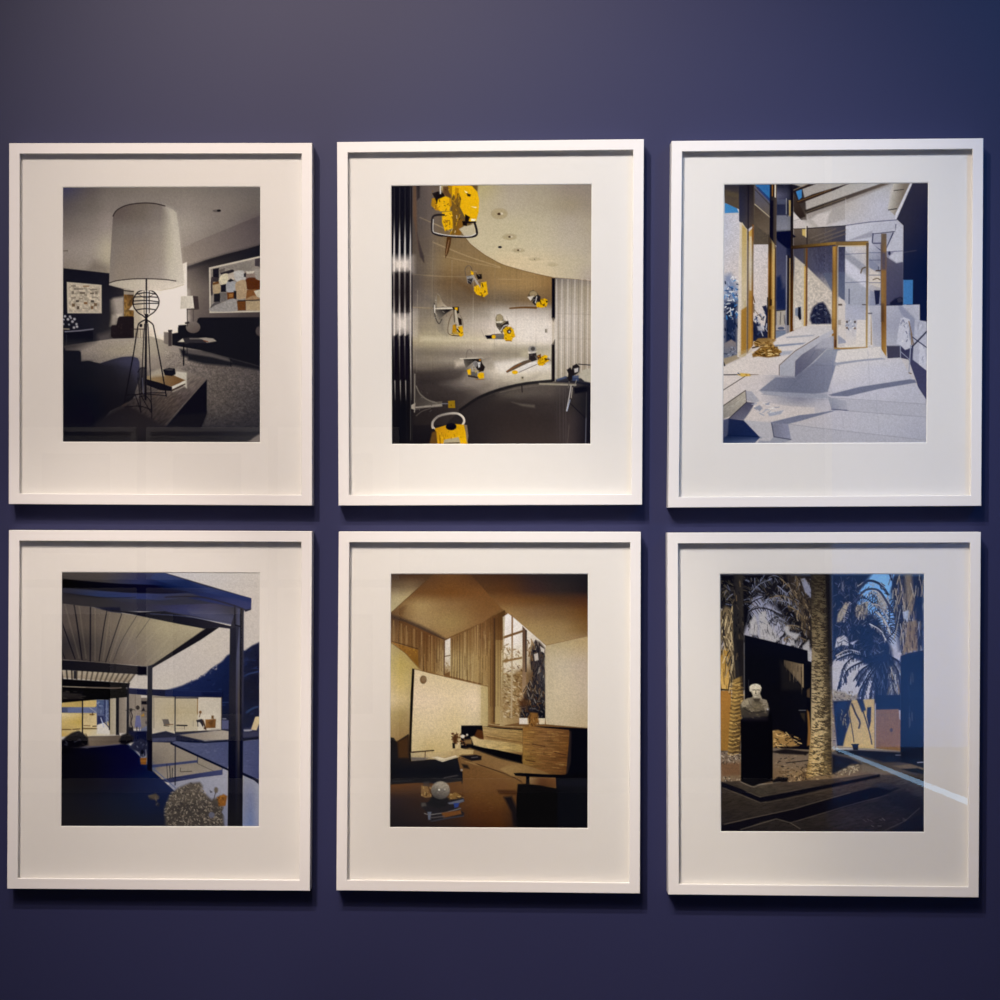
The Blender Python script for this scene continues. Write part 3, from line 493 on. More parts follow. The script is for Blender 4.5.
    p.R(776, 215, 790, 230, '74747f', a=.8); p.R(776.4, 199, 785, 204, '4a4d60', a=.8); p.R(785.2, 198, 786, 214, '8a8a90'); p.P('788 200 790.4 200 790 216 788.4 216', '9a8458'); p.L('786.6 198 786.6 216', .6, '20202a')
    p.P('776 231.5 790 230.4 792 248 786 248 778 241 776 238', '12162a'); p.P('776 240 786 248 786 276 776 276', '42435a', soft=1, a=.8); p.P('776 277 780 275 782 285 779 300 776 300', '1c2442', soft=1.5)
    p.P('776.6 290 784.6 288 784.6 308 776.6 308', '1d2444', soft=1.5); p.P('776.4 310 786 309.6 785 325 776.4 326', '9d948c', soft=.6); p.L('776.4 310.4 785 309.8', .8, '1a1a24'); p.L('780.6 312 780 324', .8, '4f4a4a'); p.L('784 315 784.6 323', 1, '5c5860'); p.R(776, 325, 785.4, 330, 'a0989a'); p.E(781, 328, 3.4, 1.4, '4a5068'); p.P('776 331 786 330 786 338 776 339', '6b7488', soft=.8)
    p.R(785.6, 255, 786.8, 332, '8e8e9c', a=.8); p.R(786.8, 255, 789, 334, '211d24', a=.95); p.R(789, 258, 790.2, 333, 'a88a58', a=.9); p.R(785.6, 325, 789.6, 334, '8c8890', a=.8)
    p.P('790 183 792.6 189 793 255 794 331.6 790.2 333.6 790 260', grid([790, 794], [184, 255, 290, 333], ['15141c 1c1a20', '1e1a1c 2a201e', '30201a 54300f', '5a3416 4a2a14']))
    # ceiling with sloping beams
    p.P('793 184 915 183 927 183 895 221 895 232 793 245', grid([793, 815, 845, 880, 912], [183, 205, 225, 245], ['8a8480 958e8c 9f9994 a8a5a8 a09890', '9a9294 a09892 aaa29f b0adb8 b0abb0', 'b8b0b0 b5aca8 b0abb0 aeabb6 b0aeb8', 'b5aca8 b0a8a6 aeaab2 b2b0ba b0aeb8']))
    p.P('789 183 801 187 805 203 806 220 800 219 792.6 205 793 195', lin('1e1c24', '4a4038', 793, 190, 802, 218), soft=.7); p.P('792.8 192 803.4 213 805.6 219 800 220 792.8 211', lin('3a302c', '2a2220', 793, 195, 803, 218), soft=.6)
    p.P('793 213 802 221 803 222 793 221', 'beb5b4'); p.P('793 221 803 221 804 228 793 228.6', 'b8aeac'); p.L('793 220.6 804 217.4', .6, '6b625c', a=.6)
    p.P('795 191 801 187.6 801 197 798 200', '3b74ac'); p.P('793 190 808 184 815 184 800 189.4 793 192', '2a1f1e'); p.L('793 189.8 806 184', .6, '8a7a66')
    p.P('795 201 812 194 845 184.4 848 184 833 190.4 800 203 797 203', '2d2220', soft=.5); p.L('797 201.4 830 189.6', .7, '8a6a3a', a=.6)
    p.P('804 210 830 201 880 184 890 184 850 198.4 830 206 806 214', lin('2a2422', '5c5048', 804, 0, 885, 0), soft=.6); p.L('806 212 845 198', .8, '7a6a55', a=.6); p.P('806 214 845 200 880 187 893 184 850 201.4 818 214 808 219', '857c78', soft=1, a=.7)
    p.P('800 219 816 228 820 227 845 219 845 204 830 209 808 215', '8f8784', soft=1.2, a=.5); p.P('811 219 817 214 830 211 825 226 819 227.6', 'c2b9b8', soft=1, a=.7)
    p.L('845 199 845 226', .6, 'c2bcc0', a=.6)
    # beam end at right and the dark wall
    p.P('893 184 910 183 900 210 894 216 887 209 891 196', lin('b5aea6', '75695e', 890, 195, 902, 197)); p.L('893 191.2 903 190', .8, '3a322e'); p.L('888 210.4 896 209.2', .9, '2f2826'); p.P('888 206 893 191 893 184 890 190 887 208', 'b8afa8', a=.6)
    p.P('909.6 183 912.4 183 896 219.6 894.6 220.6 895 214', 'c4c0c8'); p.P('912 183 927.6 183 927.6 420 925 395 921 352 921 330 902.6 312 902.6 226 896 219.6', grid([896, 905, 927], [183, 220, 270, 325], ['2a2936 302e3c 322f3c', '302e3c 2f2d3b 24243a', '2a2b40 1d2138 161c36', '2a2b40 17192e 181c38']))
    p.L('903 253 916 251', .8, '3f3d4a')
    # white wall around the glass box
    p.P('845 226 896 220 902.6 226 902.6 312 845 312', grid([845, 870, 890, 903], [220, 250, 280, 312], ['b8b5bf b4b2bd b0aeba a8a6b2', 'b2b0bb aeacb8 a8a6b2 a5a4b0', 'aeaab4 a09fac 4a485c 42405a', 'a5a3ae 9a99a8 403e54 3c3a52']))
    p.L('845 225.6 868 222.4 896 220.4', .8, '55536a'); p.P('848 240.5 872 231 873 237 850 240.6 840 242', '8a8896', soft=.8, a=.8)
    p.P('872 225 895 222 895.4 226 895 232.4 872 234.6', 'acaab6'); p.L('872 234.4 895 232', .9, '2d2b40'); p.L('895.4 225 895 233', .8, '36344a')
    p.P('871.6 234.6 893 232.6 886 248 880 251 872 244', '9a99a8'); p.L('872.6 234 871.6 244.6 880 250.6', 1, '32304a'); p.L('892.6 233.6 885.6 250', 1.3, '2f2e48'); p.R(872, 243, 881, 244.2, '4a4860'); p.P('872 245 880 252 880 256 872 246', '77768a', a=.8)
    p.P('896 226 902.4 226 902.4 262 896 263 887 256 886 249 894 233', 'b2b0bb', soft=.7); p.L('880 252.6 902 251.4', .7, '62607a'); p.P('886.6 252 894 252 888 258 886.6 257', '6e6c82', a=.7); p.E(889, 253.6, 1.2, 2, '2a2940')
    p.P('880 244 886 251 886 257 896 264 902.6 262.6 902.8 306 881 306', grid([880, 903], [245, 275, 306], ['6a5e60 5a5a6e', '4c495c 4a485c', '4a4860 3d3c54']))
    # glazed gallery above the door
    p.P('793 228.6 845 226 845 243 793 247', grid([793, 815, 845], [226, 245], ['5c5048 5e534c 3f3c48', '453b36 4c433e 3a3948'])); p.L('806 228.4 845 225.8', .8, '1c1a20'); p.L('793 228.6 804 228.6', .6, '2a2420')
    for s in ['815 240 845 230', '820 242 845 234', '810 238 835 229']: p.L(s, 1.4, '6b5f56', a=.6)
    p.P('791 233 795.4 236.6 793 237.6', '14141e'); p.P('801.6 229 805.8 229 805.6 237 801.6 235', 'b89e62'); p.L('805.4 226 805.4 237', .7, 'd8ccb8'); p.R(806, 226, 807, 248, '2a2426')
    # through the glass: shaded pale wall
    p.P('793 247 845 245 845 330 793 326', grid([793, 806, 820, 845], [246, 270, 290, 325], ['3c3a48 42404e 3d3b4c 38374a', '45434f 4a4858 44445a 44455c', 'b0a496 b5aaa0 aaa098 5f6278', 'b8aea6 bbb0a6 b8aca2 b0a8a6']))
    p.P('794 256 806 266 832 292 832 330 793 330 794 262', grid([794, 832], [256, 325], ['ada296 b5aaa0', 'b8aea8 b8aca4']), soft=.7); p.N('794 262 832 292 832 322 794 320', .12, 1.2, 1.4); p.N('806 246 845 246 845 290 820 280', .12, 1, 2)
    p.P('822 273 845 272 845 300 838 298 831.6 291', '50566c', a=.75); p.P('838 297 845 301 845 330 838 330', 'b9afac')
    for x, y, w, c in [(803.2, 248, 2.4, '4a423c'), (805.2, 248, 1.4, '7a6440')]: p.R(x, 248, x + w, 268, c, a=.8)
    p.R(802, 264, 804.4, 326, 'b8ac98', a=.8); p.R(803.8, 266, 805.4, 326, 'b8924e'); p.R(805.4, 248, 807.2, 326, '5c3a22', a=.9)
    p.P('795 308 801 306.4 801.4 318 795 315', '71788a', soft=.6); p.P('798 307 800.4 307 801.2 319 799.6 320 797.8 316', '1c1d28'); p.P('795 318 801 321 803 326 795 328', 'c6beb8')
    # plant pot with dark bush
    p.P('810 315 813 307 818 303 823 302 826 306 829 312 831.6 320 831 324 812 324 810 320', '23253a', soft=1.2); p.strokes('810 316 818 302 826 303 832 322 812 324', 46, (1, 3.4), (0, 180), ['15172a', '33384e', '5e6274', '1d2138'], w=.9); p.R(807, 324.4, 832, 327, 'c2bab6'); p.E(812, 328, 5, 1.6, '7a7e90', a=.8)
    # door leaf on the right: seen through the clear glass
    p.R(845, 245.6, 868, 348, grid([845, 856, 868], [246, 262, 280, 300, 310, 348], ['b0aeb8 bdb4b4 b8aeac', 'a09fab a6a4ae b5acaa', 'b8b5bf b0aeb8 a8a6b0', '9a9aa6 9d9dac a3a3b0', 'a8a4ae a2a2b2 a8a4ae', 'cac0bc c8beb8 c4bab4']))
    p.P('845 251 868 268 868 276 845 258', '8b8a95', soft=.8, a=.85); p.P('845 259 868 278 868 290 845 272', 'bdbac6', soft=.8, a=.9); p.P('845 274 868 291 868 310 845 306', '9697a4', soft=1, a=.8)
    for y in (254, 282.4): p.L([845, y + .4, 868, y - .6], .6, '52546c', a=.8)
    p.R(848.4, 289, 849.6, 304, '545668'); p.C('865 267.6 862 269 860.6 273', 1.3, '5a4a3a'); p.P('838.6 296 846 304 846 345 838 345', 'c2b8b4', soft=.8, a=.8); p.R(838, 304, 842, 305.6, '4a3a2e'); p.R(838, 320, 841, 325, '8a7e74', a=.8)
    p.R(862, 304.4, 867, 305.6, '3a302c'); p.P('845 305 866 305 866 320 845 320', 'a0a0b0', a=.7); p.E(850.6, 324, 5, 4.6, 'a6a6b2'); p.strokes('846 320 856 320 856 330 846 330', 12, (1, 2.6), (0, 180), ['4c4e66', '6b6d84', 'd0cccc'], w=.8); p.E(847, 322, 1, 1.2, '4a3c34'); p.E(855, 322, 1, 1.2, '4a3c34'); p.E(847, 328, 1, 1, '6a5240'); p.E(855, 328.4, 1, 1, '6a5240')
    p.P('857 320 866 320 866 345 856 345', 'cdc3bd', a=.8); p.P('838 335 846 341 846 343 838 344', '8a8c9e', a=.9)
    # recess between door and post
    p.P('868 240 880 251 880.6 306 868 306', grid([868, 881], [240, 262, 278, 306], ['b8b5c0 a8a6b4', '8f909f 7c7d90', 'b4adb0 c2b5aa', '8f90a2 6a6c82']), soft=.5)
    p.P('869 258 880 268 880 273 869 268', '777a90', a=.8); p.P('869 268 880 275 880 288 869 284', 'c8bcb2', a=.7)
    for y in (253, 260.4, 275.4, 283): p.L([869, y, 880, y], .7, '4c4e66', a=.8)
    p.P('870 290 880 296 880 306 870 306', '82859a', a=.7); p.P('874 290.6 880 290.6 879 304 875.6 305', '23243a'); p.L('878 267 878 271', .7, '33344a'); p.L('876 271 880 271', 1.2, '4a3c30'); p.C('873 280 877 278.6 879.6 280', 1, '6b5a40')
    # wash table, wall and towels
    p.P('868 306 895 305.6 919.8 305 920 320 921 330 921 352 880 347 868 346', grid([868, 880, 900, 921], [305, 325, 348], ['a3a2ae a9a7b2 a5a4b2 b0aeb9', '9c9ba8 9a99a8 9594a4 a8a7b3', 'b8b0b0 a8a6b0 a0a0ac 9a9aaa'])); p.P('898 306 902 306 916 320 918 340 909 340 907 322 900 312', '7a7c92', soft=1.2, a=.7); p.P('868 306 872 320 873 346 868 346', 'cbc3c2', soft=1, a=.8); p.L('870.5 313 872 346', .8, 'c6bcb6'); p.P('871 315 871.8 330 872 345 871 345', '8a6a3a', a=.8); p.R(868, 313, 872, 314.2, '3f3c4a', a=.8)
    p.L('884 305.6 902 305.4', .9, '23243a'); p.P('890 303 895 299 900 297.4 905 298.6 906.6 302 903 305 890 305.4', '1c1c2e', soft=.8); p.P('897 299 901 298 903 302 898 303', '3a3848', a=.8); p.P('902.4 306 907 302.4 906 308 904.6 308.6', 'a8aab8', a=.8)
    p.R(903.2, 280.4, 912.8, 305, '3f70a6', soft=.4); p.R(902.8, 280.4, 903.6, 305, '70809c', a=.5)
    p.P('887 346 912 347 921 330 927.6 330 927.6 420 917 382 909 360 900 358 888 358.6', grid([887, 905, 927], [330, 348, 365, 410], ['6a6878 5a586a 3d3b52', '3d3a4c 34324a 33324a', '3a384a 3f3d54 403e58', '3a384a 4a4860 42405a']))
    p.P('887 346 900 346 901 358 888 358', '3f3c4c'); p.L('887 346 901 346', .7, '8a8894')
    p.P('900.6 319 904 317.6 910 320 909 335 912 348 905.4 350.4 901 346 897 344 898 333', 'b8b6c2', soft=.6); p.strokes('900 320 909 320 911 346 898 342', 12, (1, 3), (50, 130), ['62637a', '8a8ca0', 'd8d4d8'], w=.9)
    p.P('915 320 927 322 927.6 371 921 366 913 360 914 340', 'a9a8b6', soft=.6); p.P('920 341 925 350 927 371 919.6 365 919 350', 'bab8c4'); p.strokes('915 322 927 322 927 368 915 358', 16, (2, 5), (70, 110), ['7c7c92', 'c8c6d0', '8f8fa4'], w=.8, a=.7); p.L('927 332 912.6 347', 1.5, '2c2b3e'); p.L('912 337 927 348', 1, '33334a'); p.L('911 334 914 345', .9, '6a5c50'); p.L('909 322 912 335 912 345', 1, '7a5c34', a=.8)
    p.L('900.6 346 901 361', 1, '8a8c9c'); p.L('911 346 909.4 372', 1.2, '8d8fa0'); p.L('901 352 910 360', .8, '8a8ca0'); p.L('908.6 373 911.6 374', 1, '6a5a4a')
    # gold door frames and post
    p.L('792 247 835 243.4 845 243.4', 3, lin('30241c', '8c6a34', 792, 0, 835, 0)); p.L('792 248.6 835 245', .7, '2a1c14'); p.P('835 242 867.6 241.4 868.4 244 868 246.4 836 246.6', lin('6b5434', '8a6a38', 836, 0, 866, 0)); p.L('838 246.2 866 246', .8, 'd0c2ae'); p.L('836 241.8 868 241.4', .6, '55483c')
    p.P('832 246.6 837 246 837 349 833.6 349 831.8 344', grid([832, 834, 837], [246, 275, 310, 349], ['94703a a87c3c 6a4a26', '6b4c2a 8a6632 6a5030', '8a6a38 b08848 7a5a30', '8c6428 6a4418 5c4020'])); p.R(837, 247, 838, 348, 'b8ab98', a=.8); p.R(834.6, 340, 836.6, 349, '4a2c10', a=.8)
    p.P('865.8 243 868.2 243 867.6 349.6 866 349.6', lin('5a4a3a', 'a88a50', 0, 255, 0, 340)); p.P('834 347.6 867.8 347 867.8 349.6 834 350', '9a7a44'); p.L('834 349.6 868 349.4', .7, '3a2a1a'); p.P('838 347 866 344 866 347 840 348', 'd0c6be', a=.7)
    p.P('880.6 234 886 234 886.6 359 881.8 358.6 881 300', grid([880, 886.6], [234, 252, 270, 300, 315, 359], ['6a5a4a 5c4e44', '55463c 8a6a40', '8a6434 7a5a3a', '8c6a3a 7a5a36', '5a3c1c 7a5224', '8a6020 a88040'])); p.R(881, 253, 885.8, 270, '4a4454', soft=1.5, a=.85); p.R(881, 304, 884, 322, '3a2a20', a=.5, soft=1)
    # long white bench
    p.P('723 378 724 366 740 359 765 343 785 334 805 326 831 326 832 331 819 336 795 350 779.4 365 779.4 375 776 374.6 723 374.4', grid([723, 760, 790, 832], [326, 345, 375], ['c8bfbc c4bab8 c0b8b8 b8b2b4', 'c8bfbc c4bab8 c4bcbc b8b4b8', 'c6bdba c2b8b6 bdb4b6 b0acb4']))
    p.P('773 345 790 343.6 805 342.6 803 344 776 346.6', '6f7890', soft=.7); p.P('786 336.6 800 335.4 815 334.6 812 336 787 338', '8a8c9a', soft=.6, a=.8); p.P('781 351 793 350.6 790 354 776 356', '8f93a4', soft=.9, a=.8)
    p.P('779.4 365 795 351 820 336 833 329.6 833.6 333 815 346 802 354.4 795.4 361 795.4 376 779.6 375.6', lin('9a9aa6', 'a8a6b0', 780, 370, 820, 338)); p.L('779.4 375 779.4 365 795 351 819 336.4', .6, '5c4a40'); p.P('774 375.4 795 375.6 795.4 377 774 377', '8a8a98')
    p.P('795.4 361 802 354.4 815 346 826 338 834 336 834 350 827 349 810 365 795 378', grid([795, 834], [336, 376], ['6a6878 90909c', '55556a 6a6c80'])); p.P('822 338 833 336 833 349 827 348 815 349', 'a19fab', soft=1, a=.8)
    # shell and coral ornament
    p.P('752 354 760 347 770 343 778 348 780.6 351 779 356 768 357.4 758 356 753 357', '75552c', soft=.7); p.strokes('752 352 770 345 781 350 778 356.4 756 356', 60, (1, 4), (-30, 30), ['a88248', '4a3216', 'd8c08a', '8a6430', '3a2612'], w=.9)
    p.P('753 343 758 338 770 337.6 776 340 770 345 756 347', '8a6a3c', soft=.7, a=.9); p.strokes('753 340 775 338 772 346 756 348', 24, (1, 4), (-30, 30), ['a88248', '4a3216', 'c8aa70', '6b4a22'], w=.9); p.L('752.6 347.4 758 346', 1.4, '3a2a1c')
    # floor, pale slabs
    p.P('723 374 776 375 795 377 810 365 827 349 840 350 880 347 888 359 901 358 909 373 927 400 927.6 443 723 443', grid([723, 760, 800, 835, 880, 927], [348, 370, 393, 412, 443], ['c4bab8 c4bab8 8e90a0 c8c0bc c8c0be aaa8b4', 'c4bab8 c0b6b6 6c6f84 c2bcc0 bab7c2 b0adb8', 'c2b8b6 bbb3b6 6a6d82 b5b1bc b5b2be adabb7', 'c0b6b4 b8b0b2 b4acae b2aeb8 b0aeb8 aaa8b4', '9a99a4 b4afb4 a8a6b0 aeabb5 adabb6 a09fac']))
    p.P('795 378 815 362 827 349 840 349.6 835 369 828 392 814 394 762 391 759.4 390 776 377', grid([760, 795, 840], [349, 370, 392], ['8a8a98 7e8090 8a8c9a', '76788a 686a7e 7a7c90', '757788 65687c 75788c']), soft=.6); p.L('815 351 798 377', .7, '5a5c70', a=.7); p.L('802 374 786 392', .6, '575a70', a=.5); p.L('797 364 840 366', .6, '55586c', a=.35)
    p.P('760 390.6 814 393.6 828 394 828 398.4 790 397 764 394', '8d8f9e', soft=.6, a=.8); p.P('838 349.6 867 349.6 881 348 881 358.4 838 362.4 835 362', 'c9c1bf', soft=.5); p.P('834.4 363 860 359.8 882 358 886 359.4 860 361.6 834 365.6', '8f909f', soft=.5); p.L('834 350 840 350', 1, '7a7c90')
    p.P('829 394.6 860 387 910 379.6 915.4 380 917 383 880 389 848 396.4 832 396', '6a6c80', soft=.5)
    p.L('724 374.4 745 374', 1, '3a3638'); p.P('737 374 741 372.6 750 373.4 751 375.6 742 376.4', 'c2a052', soft=.5); p.L('750 374.4 759 374.3', .9, '6a5a4a', w2=.4); p.L('738 372.6 740 374', .9, '3a4a6a'); p.L('723.4 389.6 745 376', .7, '3a342e'); p.E(746.6, 374.6, 1, 1, '9a7630')
    # sunk steps
    p.P('745.6 390.4 752 391 760 401 755 402.4 747 400', '9a98a2', soft=.5); p.P('723 405.4 746 390.4 746.6 401 735 414 723.4 418.6', lin('85807c', 'a59d94', 724, 412, 745, 395)); p.L('723 405.6 745.6 390.2', .8, '3a3430'); p.L('746 390.6 746.6 401', .7, '4a4650'); p.N('724 406 746 391 746 401 724 418', .1, 3, .8, ang=-33)
    p.P('747 401.6 754.6 402.4 752 410 744 419.6 729 418.4', grid([729, 755], [401, 420], ['4a4852 45445a', '5c5b6e 66667a']), soft=.6); p.L('729 418.4 747 401.6', .9, '332f38')
    p.P('752 408 760 401 790 406 815 407.4 815 413 771 421 745 420', 'bfb5b4', soft=.7, a=.8)
    p.strokes('752 404 766 402 784 410 760 416', 20, (2, 5), (-40, 40), ['d8d4d4', '8f93a4', 'c2bcc0', '787e94'], w=1, a=.85); p.P('768 413 784 410 781 414 770 416', '8a90a4', soft=.6, a=.8); p.P('755 407 760 404.6 763 408 760 411', '6a7086', soft=.7, a=.7)
    p.P('724 420 729 418 744.4 420 762 436 755 443 723 443', grid([724, 762], [418, 435, 443], ['232a48 1c2546', '1a2240 1f2a50', '33405e 5a6480']), soft=.5); p.P('723 419 729 418.4 728 435 723 438', '4c5068', soft=.8, a=.8); p.L('728 435 760 436.4', 1.2, '141c38', a=.7)
    p.P('744 420 771 422.4 774 436.6 760 436.6', 'a8a5ad', soft=.5); p.P('758 443 761 436.6 790 437.4 792 440 784 443', '8a8c9a', soft=.7); p.P('758 440 764 437 774 437 770 441', 'b5b0b6', soft=.7, a=.8)
    p.P('771 422 800 415 816 413.4 838 409.6 833 411.6 800 421 788 424 772 423.6', '6d7085', soft=.5); p.P('772 423.6 789 424 792 439 774.4 436.6', lin('6d6e80', '83849a', 773, 0, 790, 0), soft=.5); p.L('772 423 774.4 436.6 792 439.4', 1, '3a3c54', a=.8)
    p.P('828 396 833 398 847 400.6 848 410.4 832 409.4', grid([828, 848], [396, 410], ['8c8e9c a3a1ac', '7c7d8e 9c9ba8'])); p.L('832 409.2 849 410.6', .9, '50526a')
    p.P('847 399.6 927.6 404.6 927.6 417.4 848 410.6', 'a7a5b0', a=.8); p.P('789 424 815 427 850 431.6 927.6 440 927.6 443 792 443', 'a5a3ad', a=.7, soft=.6)
    for s in ['833 398 870 400.4 927 404.6', '850 411 880 413.6 927 417.4', '789 424 815 427.4 880 435 927 440.4', '762 394 815 399 833 400']: p.L(s, .7, '8a8894', a=.7)
    for s in ['877 393 877.6 413', '878.4 414 880 434', '783 394 784 404', '868 350 870 386', '842 412 845 430']: p.L(s, .6, '8f8d99', a=.4)
    p.N('723 184 927 184 927 443 723 443', .055, .8, .8)
    return p
def print_d():
    # evening sky
    p = Print(61.7, 572.4, 259.5, 826.2, grid([61, 165, 210, 260], [572, 600, 640, 690], ['aaa3a2 b2abab b5ada8 bfb3a8', 'b0a7a2 b3aaa4 b5aaa2 bdb0a5', 'ada39e b0a6a0 b8aca0 b8aca2', 'b5aaa0 b8ada2 b0a49c a89c96']), seed=5)
    # dark hill
    p.P('166 690 175 687.5 183 685 190 681.6 198 678.6 205 673.6 211 668.4 216 665 222 661 227 655 233 652 245 650 252 645 259.5 641.6 259.5 740 160 740', grid([166, 200, 230, 260], [642, 665, 690, 720, 740], ['1c2a58 1a2450 16204a 0a0f2c', '1c2a58 182450 101a40 080c26', '1e2850 121c46 10183a 0b0f28', '141a38 141a38 14182c 0d1330', '141a38 141a38 161a34 141c3c']), soft=1)
    p.strokes('175 690 200 678 228 658 259 645 259 735 200 690', 60, (2, 6), (-50, 10), ['1a2c5c', '0a1030', '243464', '141e46'], w=1, a=.6); p.strokes('180 686 205 673 222 661 226 656 222 664 195 681', 26, (.8, 2), (0, 180), ['3a4060', '8a8490', '1a2248'], w=.8)
    p.C('244 676 250 673 259 671', 1.6, '1c2c58'); p.C('247 712 253 708 259 706', 2, '1e3054'); p.P('238 680 259 676 259 700 238 700', '090d20', soft=4, a=.6)
    # low flat roof of the far wing
    p.P('128 688 146 689 180 690 223 691 223 698 165 696.4 128 694', lin('1c1e3c', '0a0e2a', 130, 0, 170, 0)); p.P('165 690 200 691 222 692.6 222 696.6 165 696', '161e46'); p.R(202, 692, 222, 697, '0b1030', soft=1.5, a=.8); p.L('129 688.2 147 689.4', .7, '4a4a78', a=.7); p.L('170 690 222 691.6', .7, '1e2a56')
    # lit room on the right
    p.P('150 695 163 696.6 198 697 221.6 697 221.6 729.6 175 732 152 734', grid([152, 175, 197.8, 198.2, 222], [696, 712, 733], ['a89a84 ab9d84 ac9e86 b8ac9c b5a998', 'aa9c84 a8987a a99a7c bcb09e b9ad9c', 'b0a492 b0a28a b3a68e bfb4a2 b8ac9c'])); p.P('153 696 175 697 175 698 153 697.4', '6e6458'); p.L('153.8 697 154 728', .8, '6a6056', a=.7)
    p.L('197.6 698 197.6 714', .7, '7a5a30'); p.L('175.2 697 175.2 733', 1, '0e1020'); p.L('176 697.8 198 697.8', 1, '14152a'); p.L('198 696 222 697', .8, '1c1c34'); p.L('221.6 697 221.6 730', .8, '4a4238'); p.L('176 732.4 222 730', .9, '3a342e'); p.P('152 731 175 731 175 736 152 734', 'b5a995')
    p.P('162.4 719.2 168.4 719 170 724.4 164 725.4', '5a524c'); p.L('166 724.6 173 724.4', .9, '6b5038'); p.L('164 725.6 169 726', .6, '2a2420')
    p.L('177 725.2 187 725.4', 1.3, '16141a'); p.L('184.6 726 184.8 729', .6, '5a5048'); p.L('176 728.8 185 728.4', .5, '8a7e70')
    p.E(200.4, 712, 1.3, 1.5, '6b4a2a'); p.L('200.4 713 199.6 716.6', .8, '5a4028'); p.P('196.4 720 199 719.4 202 718.6 204 724 203 727 200 722 197 722', '1c1a24'); p.L('203 720 206 729', 1.3, '3a2416'); p.L('197.8 722 198 726', .7, '1c1a24'); p.L('193.4 720 193.4 726', .4, '6b6054'); p.P('201 715 210 714.6 211 718 204 719 200 718', 'c2b6a4', soft=.6)
    p.P('205.4 719.4 216 718.8 215.6 727.6 206 728', lin('8a5e30', '5c3a1c', 205, 719, 216, 727)); p.P('208 722 214 719 212 727', '4a2c12', soft=.8, a=.7); p.R(211.6, 715.4, 213.8, 718.6, '5c4226'); p.E(205, 728, 1.2, 1, '3a2010')
    p.P('212 729 220 728.4 216 731 208 731', '8a8078', a=.7)
    p.P('222 720 229 720 229 729 222 729', '4a4c70', soft=.6); p.L('223 718.6 226 718.6', 1, '7a7888'); p.P('176 735 222 730 229 731 229 739.6 205 740 178 737', lin('7a6e62', '9a8e80', 180, 738, 222, 733))
    # water and reflections
    p.P('152 734 166 731 176 734 205 741 229 739.4 229 762 175 750 150 745', '141830', soft=.6); p.P('176 741 190 742.4 205 743 229 741.4 229 765 227.4 769 200 757 171 743', grid([171, 200, 229], [741, 770], ['4c5070 474c6e 40456a', '50547a 4a4e72 464a70']))
    p.P('152 738 176 737 176 741.4 152 742', '3a3c58', soft=.6); p.P('152 742 171 742.6 200 756.6 228 769.4 228 770 222 774 200 777.4 165 782 152 772', grid([152, 175, 200, 228], [742, 762, 780], ['8a7e70 8a7e70 8a7e70 8a7e70', '6e645c 85796a 857a6c 8a7e74', '857a6e 8a7e72 8a7e72 8a8078']))
    p.P('150 765 175 762.6 197.6 760 197.6 762.4 175 765 150 768', '353a62'); p.L('197.8 755 197.8 763', .8, '2a2c44'); p.L('198 763.6 214 771', .6, '4a443c', a=.7); p.C('181 768 181 771.6 186 771.4 192 771.2', .6, '3a342e')
    p.P('175 777 200 773 222 769.6 223 767 223 775 200 777.6 170 783 160 780', lin('23284e', '3a3e68', 175, 778, 222, 771)); p.P('170 783 200 777.8 223 774.8 223 768 228 770.6 228 826 210 826 200 800 165 790', grid([170, 200, 228], [770, 790, 826], ['8d8a96 8f8c98 98949e', '868494 8a8896 908e9c', '74748a 7a7a90 70728c']))
    p.L('171.4 743.4 200 756.6 229 769.8', 2, '0c0f26'); p.L('175.4 745 175.4 785', 1, '12142a'); p.P('244 773 259.5 780 259.5 826 242 826', grid([243, 251, 260], [774, 800, 826], ['85848f 8a8894 908e98', '7a7c92 6b7090 8a8896', '70789a 5e6c96 85849a'])); p.P('243 741 259.5 739 259.5 779 250 776.6 243 773', grid([243, 260], [740, 779], ['44486c 3f4468', '4a4e74 3a3e66'])); p.L('243 773.6 259.5 781', 2.6, '0d1128'); p.P('252 778 259 781.6 259 784', '0d1128')
    p.strokes('178 743 228 742 228 768 200 757', 30, (1, 4), (-10, 10), ['5c6080', '383d62'], w=.6, a=.6); p.strokes('244 741 259 741 259 778 244 773', 24, (1, 4), (-10, 10), ['5a5e80', '343960'], w=.6, a=.6)
    p.P('243 738 259.5 735.4 259.5 738.6 243 741', '0c1024'); p.P('243 728 259 727 259.5 736 243 738', '2a2c48', soft=.8); p.P('255.4 716.6 259.5 716 259.5 723 256.6 730 251 729.6', lin('b8a27c', 'c2ac84', 252, 729, 259, 716)); p.P('244 729.4 252 729 252 731 244 731', '8a8690', soft=.6); p.L('250 731.4 258 730.6', .9, '1a1c34')
    # terrace in shade
    p.P('61 826.5 61 747 85 747 124 744 130 745 140 756 152 770 165 782 176 792 205 800 205 826.5', grid([61, 90, 120, 150, 180], [745, 762, 785, 800, 826], ['08090e 060a20 060a2a 0c1638 101c44', '0a0b12 060918 04082a 060c34 0e1c48', '0b0c12 0a0c18 080e2a 0c1840 122250', '16151a 141522 12182c 10193a 0f1a3c', '1a181c 19181e 171a26 161a2a 16182a']))
    p.P('143 752 149 760 156 768 153 772 140 762', '1c3264', soft=3, a=.5); p.C('128 744 136 752 146 762 160 774 176 788', 1, '4a5680', a=.75)
    p.P('61 747 75 748 88 748 124 744 122 735.6 92 736 61 740', lin('4a423e', '6a5c50', 70, 0, 110, 0)); p.P('88 738 120 735.4 120 743 90 746', lin('6e5f50', '54483f', 90, 0, 120, 0), soft=.6); p.L('80 747.4 100 746.4 122 744', .8, '45405a')
